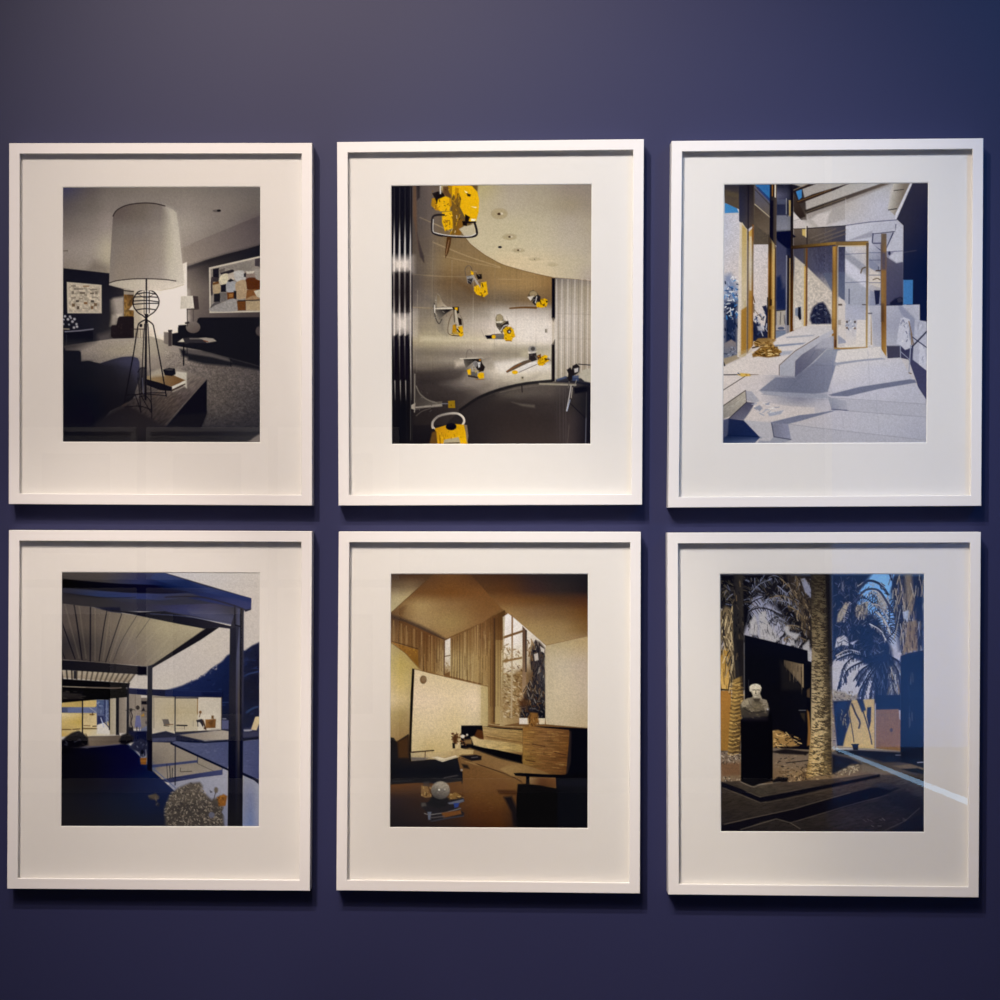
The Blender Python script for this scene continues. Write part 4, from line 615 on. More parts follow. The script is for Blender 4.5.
    # far bay: lit room on the left
    p.P('61 700 109.5 700 109.5 735 61 737', 'b09c70'); p.P('61 699 82 699 82 728 61 730', grid([61, 82], [699, 730], ['b59a5e a88e52', 'b5985c bfa56c']))
    p.P('83 700.6 97 700.4 97 707 83 706.8', 'bfa468'); p.P('61 707.2 97 707.4 97 713 61 713', lin('3a4160', '5c658a', 61, 0, 80, 0)); p.R(68, 708, 81, 712.6, '5a648c', soft=.8); p.L('90 708 97 713', 1, '8a8a98'); p.P('61 713 83 713.6 83 730 61 731', grid([61, 83], [713, 722, 731], ['d0bd94 c2a870', 'bfa468 b5984e', 'ab9058 bfa670'])); p.P('83 713.4 97 714 97 728 83 727', grid([83, 97], [713, 728], ['b59e70 c2ac80', 'c8b284 c8b080'])); p.E(92, 714.6, 2.6, .9, '7a5a28'); p.L('92.6 713 92.6 715', .7, '3a2410')
    p.L('62 729.6 71 729.6', 1, '5c4420'); p.L('73 729.6 80 729', .9, '4a3418'); p.L('84 725.6 90 726', .8, '6a5030'); p.L('93 726.4 99 726', .9, '3a2a1a'); p.L('83 728.6 97 728.8', 1, '5a4426'); p.P('61 731 110 729 110 735.6 61 736.4', grid([61, 80, 110], [729, 736], ['b89e68 c2aa78 c8bca8', 'b08e4c c2ac7e c2b8a8']), soft=.7); p.P('97 724 104 722 110 729 110 734 97 734', 'c8beb2', soft=.8)
    p.P('96.6 700 109 700 109 721 97 725', grid([97, 109], [700, 712, 725], ['46587e 3a466c', '50597c 424c74', '1c2450 5a648c'])); p.strokes('97 700 109 700 109 722 97 720', 24, (1, 3), (0, 180), ['7c86a4', '2a3560', '8a94b0'], w=.7, a=.7); p.L('104.8 700 104.8 722', 1.2, '2a3058'); p.L('106.8 700 106.6 724', 1.1, '6a7496'); p.P('97.4 716 104 716 104 722.6 97.4 723', '151c48', a=.8); p.L('101 718 104 727', 1, 'a8acc0'); p.L('104 722 114 732.6', .9, '3a3c5c')
    p.P('82 695.6 86 695.6 86 701 82 701', 'b09c70'); p.P('110 693.8 116 694 116 734.6 110 735', lin('9a8c74', 'a89c88', 110, 0, 116, 0)); p.R(116, 692, 119.4, 735, '0f0f18'); p.P('119.2 694 126.4 694 126.4 733 119.2 733', lin('7a6e62', '8a7e70', 119, 0, 126, 0)); p.P('129 694 141 695 141 729 129 728.6', lin('7e7266', '8a7e70', 129, 0, 141, 0)); p.L('135.4 695 135.4 708', .6, '6a5e54')
    p.R(109, 694, 110.2, 730, '15151e'); p.R(82, 694, 83.2, 736, '0c0c14')
    # shelves and the two figures
    p.P('141 697.6 148 698 148 732 141 732', '6b6058'); p.R(141.4, 701, 147.4, 704.4, '15131a'); p.P('142 710 143.6 707 145 710.6 142 711', '1a1820'); p.L('141 711 148 711', .6, '3a3232'); p.P('141 715 144 713 144.6 716 142 716.6', '9a7434'); p.R(141, 717.4, 148, 728, '7a7068', a=.7); p.E(146.4, 722.6, 1, 1.6, '4a4448'); p.P('141 729 148 725 148 732.6 141 732.6', '5a648c', a=.7)
    p.E(137.8, 707.6, 2, 2.2, '36302e'); p.L('135.8 711.6 140 711', 1.2, '6e625c'); p.P('135.6 711 139.6 710.4 140 716 136 717', '85786c', soft=.6); p.P('136 715.6 140 715.6 141.6 727 134.8 727.4', '5c5c86', soft=.5); p.L('137 727 137 732', .8, '2a2430'); p.L('139.6 727 139.6 731', .8, '4a5078'); p.L('140 714 142.6 714.6', .8, '7a6c60')
    p.E(131, 710, 1.5, 1.8, '2a2628'); p.C('126 710.6 130 709 135 710', .8, '3a3432', a=.8); p.C('130.6 711 132.4 716 131.2 722 132.8 728', 1, '2a2428'); p.C('129.6 712 131 719 130 727', .7, '3f3836'); p.P('128 727 133 727.4 134 732 127 732', '17161e', soft=.6)
    p.P('128 731 152 731 152 742 128 742', '0e1230', soft=.8)
    # eaves: three receding soffits
    p.P('61 683 90 684 126 687 129 694 128 697 61 703', '08080d'); p.P('61 693 82 694 82 699 61 699.6', lin('2a2624', '1e1a1a', 0, 693, 0, 699)); p.strokes('61 688 82 688 82 699 61 699', 10, (2, 6), (0, 6), ['3a342e', '15141a'], w=.7); p.C('61 686.4 75 687 110 688 121 687.6', 1.1, '857868'); p.L('86 687.4 120 688', .7, '3a2a24', a=.6); p.P('86 694 109 694 109 700 86 699', '0a0a0e')
    p.P('61 679 130 683 129 687.4 61 686', '08090f')
    p.P('61 670.4 85 671 136 674.4 128.6 682.6 100 680.6 61 677.6', lin('a89a86', '8a7a66', 0, 671, 0, 682)); p.C('61 677.8 100 680.4 128 682.8', .6, 'b5a892', a=.7)
    for k in range(15): 
        x = 62.6 + k * 4.7; sl = (k - 2.5) * .55
        p.L([x + sl, 670.6 + k * .24, x, 678.4 + k * .3], 1.8, '4a4036' if k > 2 else '2a2420', a=.8)
    p.R(73.6, 671, 76.6, 679, '14141a', a=.85)
    p.P('61 660 95 662 140 666 142 675 136 674.2 61 670', lin('14131a', '221f22', 61, 0, 130, 0)); p.R(138, 666, 147, 675, '0b0c16', soft=1); p.L('115 664 115 672', 1.6, '0f0f14', a=.7); p.C('61 659.4 95 661.6 150 666', .8, '7a6c5e', a=.7)
    # big ribbed soffit
    p.P('61 600 80 605 100 608.6 125 613.6 150 617.6 165 619.8 205 628 165 658.6 152 666 120 664 61 659.6', grid([61, 85, 110, 130, 165, 205], [604, 625, 645, 662], ['4f4642 544a44 655a50 786c5c 94886e a09274', '4c423e 50463f 665a4e 7a6e5c 988b70 a3967c', '2e2a2c 383230 5a5048 70655a 8a7e68 8a7e68', '3a3230 403835 544a42 6a5e54 857a68 7a6e60']))
    for s, w in [('61.5 622 67 637 75 659', 1.2), ('74 605.4 77 624 82 659.6', 1.3), ('90.2 607.4 90.2 661', 1.4), ('106.6 611 103.6 628 99 661', 1), ('121.4 614 114 636 105.6 662', .9), ('136.6 615.6 122 640 113 662', .6), ('150 618 136 638', .5), ('61.5 650 65 659', 1)]:
        p.C(s, w, '15131a', a=.9 if w > .7 else .6)
    for s in ['64 602 79 658', '79 606 86 658', '95 608 95 660', '110 612 103 660', '125 616 110 660', '165 622 130 660', '180 626 145 664', '192 628 150 664', '140 618 122 655']: p.L(s, 1.6, 'a89a80', a=.14)
    # main fascia beams
    p.P('61 572 163 572 251 597.8 250 608 244 609 242 625 205 619 165 611.6 125 611 61 603', '2a2a3a')
    p.P('61 572.4 165 572.4 165 583 205 590 251 598 251 608 244 609 215 603 170 594 61 580', grid([61, 100, 140, 165, 205, 250], [572, 583, 595, 608], ['3a3430 3f3936 322f4a 22305c 1a2650 1e2a5a', '3a3430 3a3534 232850 10173e 14204c 22285a', '2a2628 2a2830 1e2442 0f1538 1e2652 2c3160', '22202a 22202a 1c2040 161c40 262a56 2e3260']))
    p.P('61 578.4 80 580.6 120 583.6 165 585 165 586 190 592 165 593.4 120 592.4 61 588', lin('05060c', '060a22', 61, 0, 150, 0)); p.P('61 588 90 590 130 593 160 593.6 190 592.6 200 596 160 600 100 597 61 592.6', grid([61, 100, 140, 200], [588, 600], ['24232f 252c52 2a3060 3a3746', '232230 233058 252e5e 332f38']), soft=.7)
    p.P('155 572.4 165 573.2 205 586 251 597.8 251 602 205 592 165 583 150 578', lin('22305e', '202a5c', 160, 580, 250, 600), soft=.5); p.P('150 582 187 580 205 590 195 593 165 589', '0e1a44', soft=2, a=.6)
    p.P('61 592.6 100 597 125 602 165 605 216 603 244 609 240 626 235 624.6 205 618 165 611 125 611 100 608 61 603.4', grid([61, 100, 140, 180, 210, 240], [593, 604, 612, 625], ['2a2628 26242a 23264a 2e2a32 332e34 2e2a30', '292528 2a272a 2a2738 2a2a50 3a3650 322e34', '262326 26242a 2a2a38 2c2f58 403f58 36333c', '1c1a22 1c1a22 1c1a2a 16162c 3a3a52 3c3a4e']))
    p.C('61 593 100 597.4 130 597.4 135 597', .8, '16151c', a=.7); p.C('165 597 200 596.6 232 604.6 244 609', 1.4, '241f26', a=.8); p.P('188 610 215 612 236 616 235 624 205 618 190 614', '474660', soft=2, a=.6)
    p.P('95 607.6 120 607 121 613 110 611.6', '0e1028', soft=.8); p.P('165 611 205 619.6 232 626 240 626 240 629.6 219 627 205 628.6 180 624 150 618 130 614 100 609 140 612', lin('14141e', '221f28', 165, 0, 220, 0)); p.C('150 613.6 180 615.6 210 620 235 625', .7, '3f4468', a=.8)
    p.P('244 609 251 608 250.6 609.4 245 611.4', '12142c')
    p.P('205 628 219 627 200 640 165 660.4 152 668 150 666 165 656', '16141a'); p.L('205 628.4 165 655.6 153 664', .6, '8a7e68', a=.7)
    # posts
    p.P('229.8 628 235.6 608 243.6 608 243.6 660 243 826.5 228 826.5 229 700', grid([229, 235.4, 236.4, 239, 240.6, 243.6], [610, 650, 700, 740, 775, 826], ['3a3640 302c34 3c3a4c 45455e 24201f 322e3a', '20202c 1c1c2a 40405a 48485e 16141a 2e2c40', '22202a 24222c 38364a 4a423e 15141c 2c2c48', '0d0f22 10121f 1e1e30 3c3638 0c0e1c 0e1230', '0a0c1c 0a0c1c 14162c 1c1a22 0b0d1c 0a0c1c', '171619 17161a 18171b 18171b 17161b 17161a']))
    p.P('230 628 236 627 236 625 239 626 236 660 230 662', '1e1d28', a=.6); p.L('234.4 605 234.4 623', 1, '1c1a22'); p.L('235 624.6 240 626', 1.2, '16151c')
    p.P('147.6 666 152.4 664.6 152.2 760 150 768 147.4 768', lin('22222c', '0b0d18', 0, 680, 0, 745)); p.R(147, 695, 148.6, 745, '101018', a=.6); p.P('127 684 129 684 129.2 740 126.4 740', '16161f'); p.P('147.4 740 152.4 740 152.4 772 147.4 770', '0a0c1a')
    # bushes
    p.P('61 742 66 737 72 733 78 731 83 733 88 738 88 745 80 748 61 748', '0d0c12', soft=1); p.strokes('62 744 72 733 80 731 89 740 86 748 62 748', 34, (1, 3), (0, 180), ['1a181c', '06060a', '2a2624', '3a3a48'], w=.8); p.L('86 734 88 738', .8, '4a3a20')
    p.P('119 741 122 735 128 733 134 737 133 742 126 745 121 744', '0f0e14', soft=1); p.P('129 748 134 742 141 738 148 742 148 754 143 757 138 752', '1f2138', soft=1); p.strokes('134 744 140 739 147 741 147 756 141 756', 26, (1, 3.4), (30, 150), ['4a4c60', '15162a', '686878', '2a2d4a'], w=.7, a=.85); p.L('146 750 146.6 758', 1.2, '5a5868'); p.E(142.4, 752, 1.6, 2.2, '0c0d18'); p.P('140.4 758 147 757.6 146.4 764.6 141 764.4', '7a4a1e', soft=.5); p.L('141 761 146 761', 1, 'a0682a', a=.7)
    p.L('167 764 168 780', .5, '1a1a24'); p.L('170 766 170.6 778', .7, '1a1a24'); p.L('172.6 768 172.4 778', .6, '1a1a24')
    p.P('165 808 170 795 178 788 190 783 200 782 203 786 201 790 208 796 212 800 220 796 224 808 224 826.5 166 826.5', '4c443c', soft=1.5); p.P('200 800 212 800 222 806 224 826.5 166 826.5 168 806', '2c2828', soft=3, a=.5)
    p.strokes('165 806 172 792 186 783 200 782 203 788 208 796 214 804 222 806 224 826 166 826', 520, (.7, 1.8), (0, 180), ['7a6e60', '2a2628', '857868', '5c5046', '988a78', '3a332e', '6b5f54'], w=.9, a=.8)
    p.P('148 796 156 793.4 160 797 156 800 152 799', '4a4036', soft=1); p.strokes('148 795 160 793 162 806 154 804', 10, (1, 3), (0, 180), ['5c5042', '2a2624'], w=.8); p.P('218 797 224 794 227.6 796 226 806 219 806', '7a4c20', soft=.8); p.strokes('217 795 227 794 226 806 218 806', 12, (1, 2), (0, 180), ['a06a2c', '4a2c14'], w=.8); p.E(216.4, 790, 2, 3, '5a5044', soft=.8); p.L('216 792 214 800', .7, '3a342e'); p.P('210 790 213 792 211 793', '3a3844'); p.E(212, 815, 3, 3, '5c5c72', a=.8)
    p.P('222 812 228 803 228 819 225 816', '74768e', soft=.6, a=.9)
    p.N('62 573 259 573 259 826 62 826', .05, .8, .8)
    g = p.I.mean(2, keepdims=True); k = np.clip((p.I[..., 2:] - p.I[..., :1]) / 20, 0, .2); p.I[:] = p.I * (1 - k) + g * k
    return p
def print_e():
    p = Print(390.7, 574, 588, 827.4, '6a4a2a', seed=6)
    # sloped ceilings
    p.P('390 574 470 574 505 606 483 622 445 639 420 630 390 616', grid([390, 420, 450, 485], [574, 592, 605, 622, 640], ['2c2020 4a3222 5c3c22 40281a', '5a3c22 644224 66401f 6a4424', '6a4a2c 9a7e52 80603c 6e4a28', '5a4026 957850 8f7448 785432', '5a3a22 7a5c3c 8c6c44 785430']))
    p.P('390 574 433 574 390 613.4', grid([390, 410, 433], [574, 585, 598, 614], ['3a2a22 40291c 46301f', '5c4a38 6a543c 4f3826', 'a08e6c a8946a 84704e', 'a89a74 a8966c 8a7650'])); p.L('432 575.4 390 613.6', .7, '4a3420', a=.6)
    p.P('470 574 588.5 574 588.5 636 546 645 500 607 480 585', grid([480, 505, 535, 560, 588], [574, 590, 600, 612, 628, 645], ['40291c 3a241a 2a2020 221e20 1d191c', '50341e 4f301a 362420 2c2220 1e181a', '70502e 6b4626 5c3c20 4a301e 46281a', '80603c 8a6a42 76583a 6a4c2e 5c3a1c', '94764a 967a4e 94784e 8a6e48 70502c', '967a50 967a50 9c8258 9a8058 90765a']), soft=.5)
    p.P('390 614 400 617 420 625 436 633 446 639 442 641 405 624 390 620', '33241e', soft=1.6, a=.75); p.P('398 608 406 606 401 616 395 613', '5c3f26', soft=2, a=.6)
    # curtains
    p.P('390 618 405 622 420 629 444 640 444 676 419 670 415 666 405 652 390 642', grid([390, 410, 430, 444], [618, 635, 655, 676], ['4a3220 54361f 5c3a20 5a3a20', '745636 6b4a2a 5c3a20 70502e', '80603a 745430 6f4e2c 9a8058', '80603a 745430 7d5c34 a0855a']))
    p.P('450 638 470 630 483 622.6 492 616.4 505 610 505 700 488 694 488 685 450 676', grid([450, 468, 482, 494, 504], [620, 640, 660, 690], ['5c3c22 6b4a2a 6b4828 5a3a20 4a3018', '7a5a36 80603a 7a5836 70502e 5c3c20', 'a08658 9a8054 94764a 8a6a40 7a5a32', '9c8256 a0865a 94784c 8c6c42 8a6c44']))
    p.P('488 640 505 640 502 724 488 724', grid([488, 494.5, 496, 504], [640, 670, 724], ['7a5a34 6a4828 8a6c42 7a5a34', '8c6e44 6b4a28 a08556 8a6e44', '94784c 6b4a28 a88e5e a48a5e'])); p.R(501, 650, 502.6, 724, 'c0aa80', a=.7); p.R(493.8, 618, 494.9, 722, '33201a', a=.85)
    for i in range(44):
        x = 391 + i * 2.55
        if 444 < x < 451: continue
        y0 = 619 + (x - 391) * .4 if x < 445 else 639 - (x - 450) * .52
        y1 = (642 + (x - 391) * .6 if x < 418 else 671) if x < 445 else (676 + (x - 450) * .27 if x < 488 else 706)
        if y0 > y1 - 4: continue
        p.L([x, y0 + 1, x + p.r.uniform(-.4, .4), y1], p.r.uniform(.5, 1.2), ['3a2414', 'a88a5a', '4a3018', 'b89c6c', '5c3c1e'][p.r.randint(5)], a=p.r.uniform(.25, .6))
    p.strokes('390 620 444 641 444 674 418 668 390 640', 40, (6, 16), (88, 92), ['3a2414', 'a88a5a', '4a2e18'], w=.6, a=.4); p.strokes('452 642 490 622 490 684 452 674', 50, (6, 20), (88, 92), ['4a3018', 'b89c6c', '6b4a26'], w=.6, a=.4)
    # narrow window
    p.P('445 640.6 450.4 638 450.6 671 444.6 674', grid([445, 450], [640, 656, 674], ['d0c2b4 d6c8ba', 'cdbfae c8baa6', '8a6c44 a08660'])); p.L('445 656.4 450 655.4', .9, '6b5438'); p.strokes('445 658 450 657 450 672 445 673', 8, (1, 3), (0, 180), ['7a5c38', 'd0c2b0', 'a08a64'], w=.7); p.R(443.6, 640, 444.8, 675, '4a3020', a=.7)
    # left walls
    p.P('390 641 400 644.6 418 650 418.6 668 405 653', lin('8a5e2c', '76501f', 395, 643, 415, 665)); p.C('390 641 400 643.6 418 649', .8, '3a2414', a=.7); p.strokes('394 644 416 650 416 662 405 652', 12, (.8, 1.2), (0, 180), ['b5842c', '5c3c1c'], w=.6, a=.6)
    p.P('390.5 642 405 653 420 669 414 670 411 690 410 735 396 741.6 390.5 737', grid([390, 400, 412], [645, 665, 682, 700, 716, 740], ['a8946a a08a5c a08a5c', 'ae9a66 b09858 a89058', 'c0a878 bda468 b09a66', 'ccb690 c4ac7e b59e70', 'a89062 a08858 9c845a', '9a7e50 8f7248 8a6e46']))
    p.L('391 643 405 653 419 668.6', .6, '5c4020', a=.6); p.P('412 668.8 421 669.6 422 671 414 671', 'a08a60')
    # white panel
    p.P('414.6 669.2 430 673.4 488 686.4 489 724 470 752 420 753 411 752', grid([412, 430, 455, 475, 489], [670, 700, 725, 752], ['cdb894 c8b28a c8b28a c2ac84 a8905e', 'd6bea0 d6bfa0 d3bc98 d8c0a0 b5a074', 'cfba92 d0ba94 cbb488 c9b48e b09a6e', 'c5b083 bfa672 c0a878 c0a878 a89060']))
    p.R(481, 684, 488.4, 726, 'a8915f', a=.5); p.L('488.4 686 488.6 726', .8, '7a5c34', a=.7); p.C('414 669 440 675.4 470 682.4 488 686.4', .8, '7a5a34', a=.7)
    p.P('412.2 668.6 414.4 669.2 412 735 411.6 762 409 762 410.4 705', '17120f'); p.E(423.4, 679.8, 3.4, 4.2, '6f5436'); p.E(424, 679, 2.4, 3, '80664a', a=.7)
    # tall window and plants
    p.P('503 640 503 617 508 613.4 514 617.8 540 640 546 645.5 545.6 718 500 726 501 706', grid([502, 512, 522, 534, 546], [615, 640, 662, 675, 700, 722], ['ddd0c8 ddd0c8 ddcfc4 d0c0b0 c2b0a0', 'd8cabc ddd0c4 d8cabc c8b8a6 d0c2b0', 'c5b090 d0c0a8 c8b698 8a7254 b0a088', 'a08c68 a8946e 8a6a44 5a4634 8a8078', '8f7450 94784e 80603c 382c24 241e22', 'a88e64 9a7e54 8a6c48 2a2020 14121a']))
    p.strokes('502 645 520 650 523 715 502 718', 260, (.8, 2.6), (0, 180), ['7a5a34', 'b09a74', '8a6a40', 'c8b698', '6b4c2a', 'a08058'], w=1, a=.6); p.P('503 664 513 660 522 664 520 672 512 674 504 672', 'd0c2ae', soft=1.5, a=.7); p.P('516 670 526 668 528 680 518 682 513 676', '7a5c38', soft=2, a=.7)
    p.strokes('503 668 522 664 523 716 503 718', 150, (1, 3), (-20, 60), ['5c4226', '8a6a40', 'a88e62', '4a3018', 'd0bfa0', '7a5c38'], w=1.1, a=.6)
    p.strokes('502 645 510 640 512 660 503 662', 16, (1, 4), (0, 180), ['8a7048', '6b5434'], w=.8, a=.7)
    p.P('511.4 614 513 616 513 640 512.4 718 510.8 718 511.4 660', lin('7a5836', 'a89272', 0, 630, 0, 670)); p.P('503 636.4 523 629.8 523 632 503 639', '6b4a2a'); p.P('503 660.4 522 656.6 522 658.6 503 662.6', '7a5a34', a=.9); p.P('522.4 626 525 628.6 527 631 526 700 523.4 716 522 716 522.6 660', lin('5a4030', '94785a', 0, 640, 0, 690)); p.R(525.4, 630, 526.8, 672, '2a1e1c', a=.8); p.L('503 684 513 683.4', .7, 'a8946e', a=.6); p.L('503 696 512 695.4', .7, 'b8a480', a=.6)
    p.P('502 700 503 640 502.4 617 505 616 503.8 660 503 722 501 722', '9a8258', a=.6)
    p.P('526 690 531 685 534 676 530 662 532 645 536 640 540 642 545 648 545.6 718 520 718 521 706', grid([520, 532, 546], [640, 670, 695, 718], ['5a4634 4a3a30 3a2e28', '6b4a2a 3a2e2a 4a4648', '4a3424 2e2624 2a2628', '1e1a20 15131a 0d0c14']), soft=1.2)
    p.strokes('529 645 536 639 545 648 545.4 700 520 712 524 690 532 676', 190, (2, 7), (60, 120), ['15131a', '2a2226', '7a6044', '5c4028', '94887c', '4a3826', '201c22', '15131a'], w=.8, a=.8); p.strokes('521 700 545 690 545 716 521 716', 60, (1, 3), (0, 180), ['0e0d14', '2a262c', '5c5450', '4a2c18'], w=.8)
    p.strokes('527 640 533 636 536 650 530 660', 10, (3, 8), (60, 130), ['6b4e30', '8a6c48'], w=.9); p.E(524, 703, 5, 4.4, '4a2c18', soft=2, a=.7); p.P('534 654 538 653 538.6 660 535 661', 'd0c2b4', a=.8); p.P('540 646 544.6 649 544.4 653 541 651', 'd8cabc', a=.8); p.R(533, 650, 536, 652, '14121a')
    p.P('519.6 718 545.4 718 545 724 519.6 724', 'cbb89a'); p.R(519.6, 718, 527.4, 723.8, 'd0c2b4'); p.P('528 717 531 712 538 713 539 722 534 727 529 724', '7a5228', soft=1); p.strokes('528 714 539 714 540 728 530 732', 26, (1, 4), (50, 130), ['8a6030', '5c3a1c', 'a88048', '3a2414'], w=.9)
    # right wall
    p.P('546 645.4 588.5 636 588.5 727.6 546 724 545.6 718 545.2 655', grid([546, 562, 588], [640, 665, 690, 727], ['a89470 a8926c a88d64', 'b5a386 b8a68c b09a84', 'b8a688 c0ac8e b5a088', 'bdaa8a bba786 b09a78']))
    # bench and wood
    p.P('461.6 726 473 725.8 482 726 500 727.6 523 729 523 727 540 726.2 588.5 728 588.5 828 560 828 556 780 500 760 461 748', '0d0b10'); p.C('489 724 505 726 525 727', .8, 'b09a70', a=.8)
    p.P('461.6 725.6 482.6 725.4 482 730 476 748 461.6 748', '0f0c10'); p.P('474 737 477.6 729.6 488 731 488.6 736 485 740 474 740', '4a2814', soft=.8); p.P('482.6 726 500 728.6 523 730 523 762 484 752 484 738', grid([483, 500, 523], [726, 740, 750, 758], ['a88c5c a08454 967848', '94744a 8f7044 8a6a3c', 'b59a68 a88c5a 80603a', '9a7e50 8a6c42 6b4a28'])); p.C('487 736.6 505 739.6 523 742.6', 1, '6b4a28', a=.7)
    p.P('471 737 474 736 480 739 500 741 523 745 523 752 490 749.6 474 745', lin('c2a878', 'a0844e', 475, 740, 520, 748), soft=.7); p.P('472 745.6 495 749.4 522.4 755 522.2 763.4 500 759 471 750', '08070c'); p.N('483 726 523 730 523 762 484 750', .15, 5, .7, ang=6)
    p.P('523 727 532 726 545 727.6 569 729.6 570.4 733 570 762 566.6 774 545 776 523 770', grid([523, 545, 571], [727, 745, 760, 776], ['80592c 7a5430 5c3a20', '8a6434 76522e 66401e', '80602f 6b4826 5c381c', '70502c 6b4826 54341c'])); p.strokes('524 729 562 731 562 770 524 768', 80, (3, 9), (2, 7), ['94703c', '5a3a1e', 'a07c44', '4a2e18'], w=.7, a=.5); p.N('523 728 570 730 568 775 523 770', .16, 6, .7, ang=3)
    p.P('571 729 588.5 728.4 588.5 773 566 774.6 571 762', '0d0b10')
    for s in ['533 744 545 746', '555 752 566 754.6', '526 759.6 535 761.4']: p.L(s, .9, '3a2014', a=.8)
    p.P('570 730.6 571.8 731 571 762 568 773 566.4 774', '241c1c')
    # floor
    p.P('390.5 783 412 782 440 778 462 769 460 752 470 748 500 759 523 764 535 768 556 776 556 787 520 800 516 827.6 390.5 827.6', grid([390, 420, 450, 475, 500, 523], [752, 770, 785, 800, 815, 828], ['6b4a2a 6b4a2a 80603c 7a5a36 6e4c2a 70502e', '5c3c22 5c3c22 6a4a2a 6b4a2a 765430 80603a', '5a381e 543620 5c3c22 6b4826 6a4626 6e4c28', '2c2224 33241f 4a3020 5c3a1e 5f3d1e 50321c', '221c1e 2a201f 35241d 4a2a16 4c2c16 30201a', '1c181b 221b1d 2a1f1c 3a2014 42240f 241915']))
    p.P('455 750 470 748 500 758 523 764 526 768 517 776 500 773 470 762', grid([455, 525], [750, 775], ['80623c 8a6a42', '6b4a2a 8a6a44']), soft=1.5, a=.8); p.C('462 758 480 765 510 775 523 783', .8, '3a2416', a=.7); p.C('478 764 500 772 522 781', .6, '2a1a12', a=.6); p.strokes('440 770 500 766 520 785 512 810 450 820', 60, (1, 4), (-10, 20), ['7a5630', '4a2c18'], w=.7, a=.35)
    p.P('500 769 507 766 520 764 535 768 548 773 533 774 520 776 512 776', lin('94764a', '7a5a34', 500, 768, 545, 773), soft=.8); p.P('497 789.6 516 790 518 795 500 794', '3a2012', soft=1, a=.8); p.P('504 797 512 796 518 810 520 827 514 827 512 812', '181214', soft=1.5)
    # low table, magazine, flowers
    p.P('390.5 737.6 394 738 397 742 409 734 410 762 416 760 440 759 458 758 461 771 463 772 463 781 440 784 418 783 390.5 785', grid([390, 410, 440, 463], [738, 756, 772, 785], ['1c1818 2a1f1a 2a2220 2a2220', '1c1a1c 231c1b 1e1c1e 1c1a1c', '141317 15141a 141318 16151a', '1a1719 1a1719 1f1d20 2a2626'])); p.P('398 742 408 737 409 758 399 758', '4a2f1a', soft=1.2, a=.8); p.L('394 781.6 412 781', .9, '2c2a2e'); p.L('445 778 458 775.4', 1.2, '4a4444', a=.7); p.L('462 772 462.6 783', 1, '15131a'); p.E(462, 770, 1.2, 1.2, '8a8078')
    p.P('411 753 440 752.4 460 750 462 756 450 759.4 430 759.4 412 761', grid([411, 435, 462], [750, 760], ['b8a67e c0a878 b09468', 'a89470 b09870 a08658'])); p.L('409 752.6 434 750.6', 1.2, '33241a'); p.L('425.6 752 425.4 757.6', .8, '4a3424'); p.P('411 757.4 430 758 424 760.4 412 761', '6a6058', soft=.6); p.P('432 757.4 438 756.6 445 758.6 456 755.4 459 757 443 762 438 760.4', 'd0c0a4', soft=.4); p.C('434 758 443 760.4 458 756.6', .5, '7a6448', a=.7)
    p.P('459 752.6 461 749 474 750 473.4 754 460 754.6', 'b59a6a'); p.P('460 755.6 470 755.4 476 754.6 482 756 481.6 760 472 761 466 758.6', '1a1518', soft=.6); p.L('472 757.6 478 757', .8, '5a5052'); p.P('464 761 474 762 480 766 466 762', '9a7a4e', a=.6); p.P('462 764 468 765 470 769 464 768', '221a16', soft=1)
    p.strokes('452 733 466 733 468 745 452 742', 34, (1, 2.6), (0, 180), ['4a2614', '6b4428', 'd0bfa8', '2a1a12', '8a6a48'], w=1.1); p.E(455.4, 739, 2.6, 4.4, '4a2c18', soft=1.2); p.P('452.6 743 455 743 455.6 748.4 453 748.6', '1a1310'); p.E(463, 736.4, 2, 1.8, 'd0c4b4'); p.E(467.4, 734.8, 1, 1, 'cfc0ae'); p.E(453, 733.8, 1.4, 1, '4a2818'); p.L('459.4 740 459.6 752', .8, 'b59a70'); p.P('465 740 472 739 472 744 466 744', '7a5c38', soft=1)
    # ball on stack of books and magazines
    p.P('421.6 786 428 786 432 797 426 798 422 796', '7a5c38', soft=.6); p.strokes('422 786 432 787 432 797 422 797', 14, (1, 3), (80, 100), ['a88a58', '4a3018'], w=.8); p.P('450 795 456 792 462 796 464 799 455 800 448 799', '7a5a30', soft=.6); p.strokes('450 793 462 793 463 799 450 799', 9, (1, 3), (-20, 20), ['b0905c', '3a2414'], w=.8)
    p.P('421 803 432 802 450 800 464 797.6 465 801 456 805 458 808 465 813 464 816 446 819 431 822 428 813 422 807', '231f22', soft=.7)
    p.P('448 803 464 799 464.6 801.4 458 804 450 804.4', '5c5c66', soft=.5); p.P('454 803 460 803 458.6 807 455 808', '2a3a74', soft=.6); p.P('422 803 426 803 427 806 422 807', '4a4440', soft=.7); p.P('428 812 432 812 431 820 429 820', '5a5e6c', soft=.6); p.L('430 815 445 813 461 808.4', 1, '6a6664'); p.P('442 813 461 810 462 814 444 818', '6b4222', soft=.8); p.L('431 818 445 816.4', 1, '504a4a'); p.L('432 821.6 446 818.6 464 816', .9, '3a3a42'); p.L('425 813.6 428 814.6', .8, '7a7470')
    p.P('428 803 433 796 450 798 447 806 440 808 430 806', '1c1a1d', soft=1)
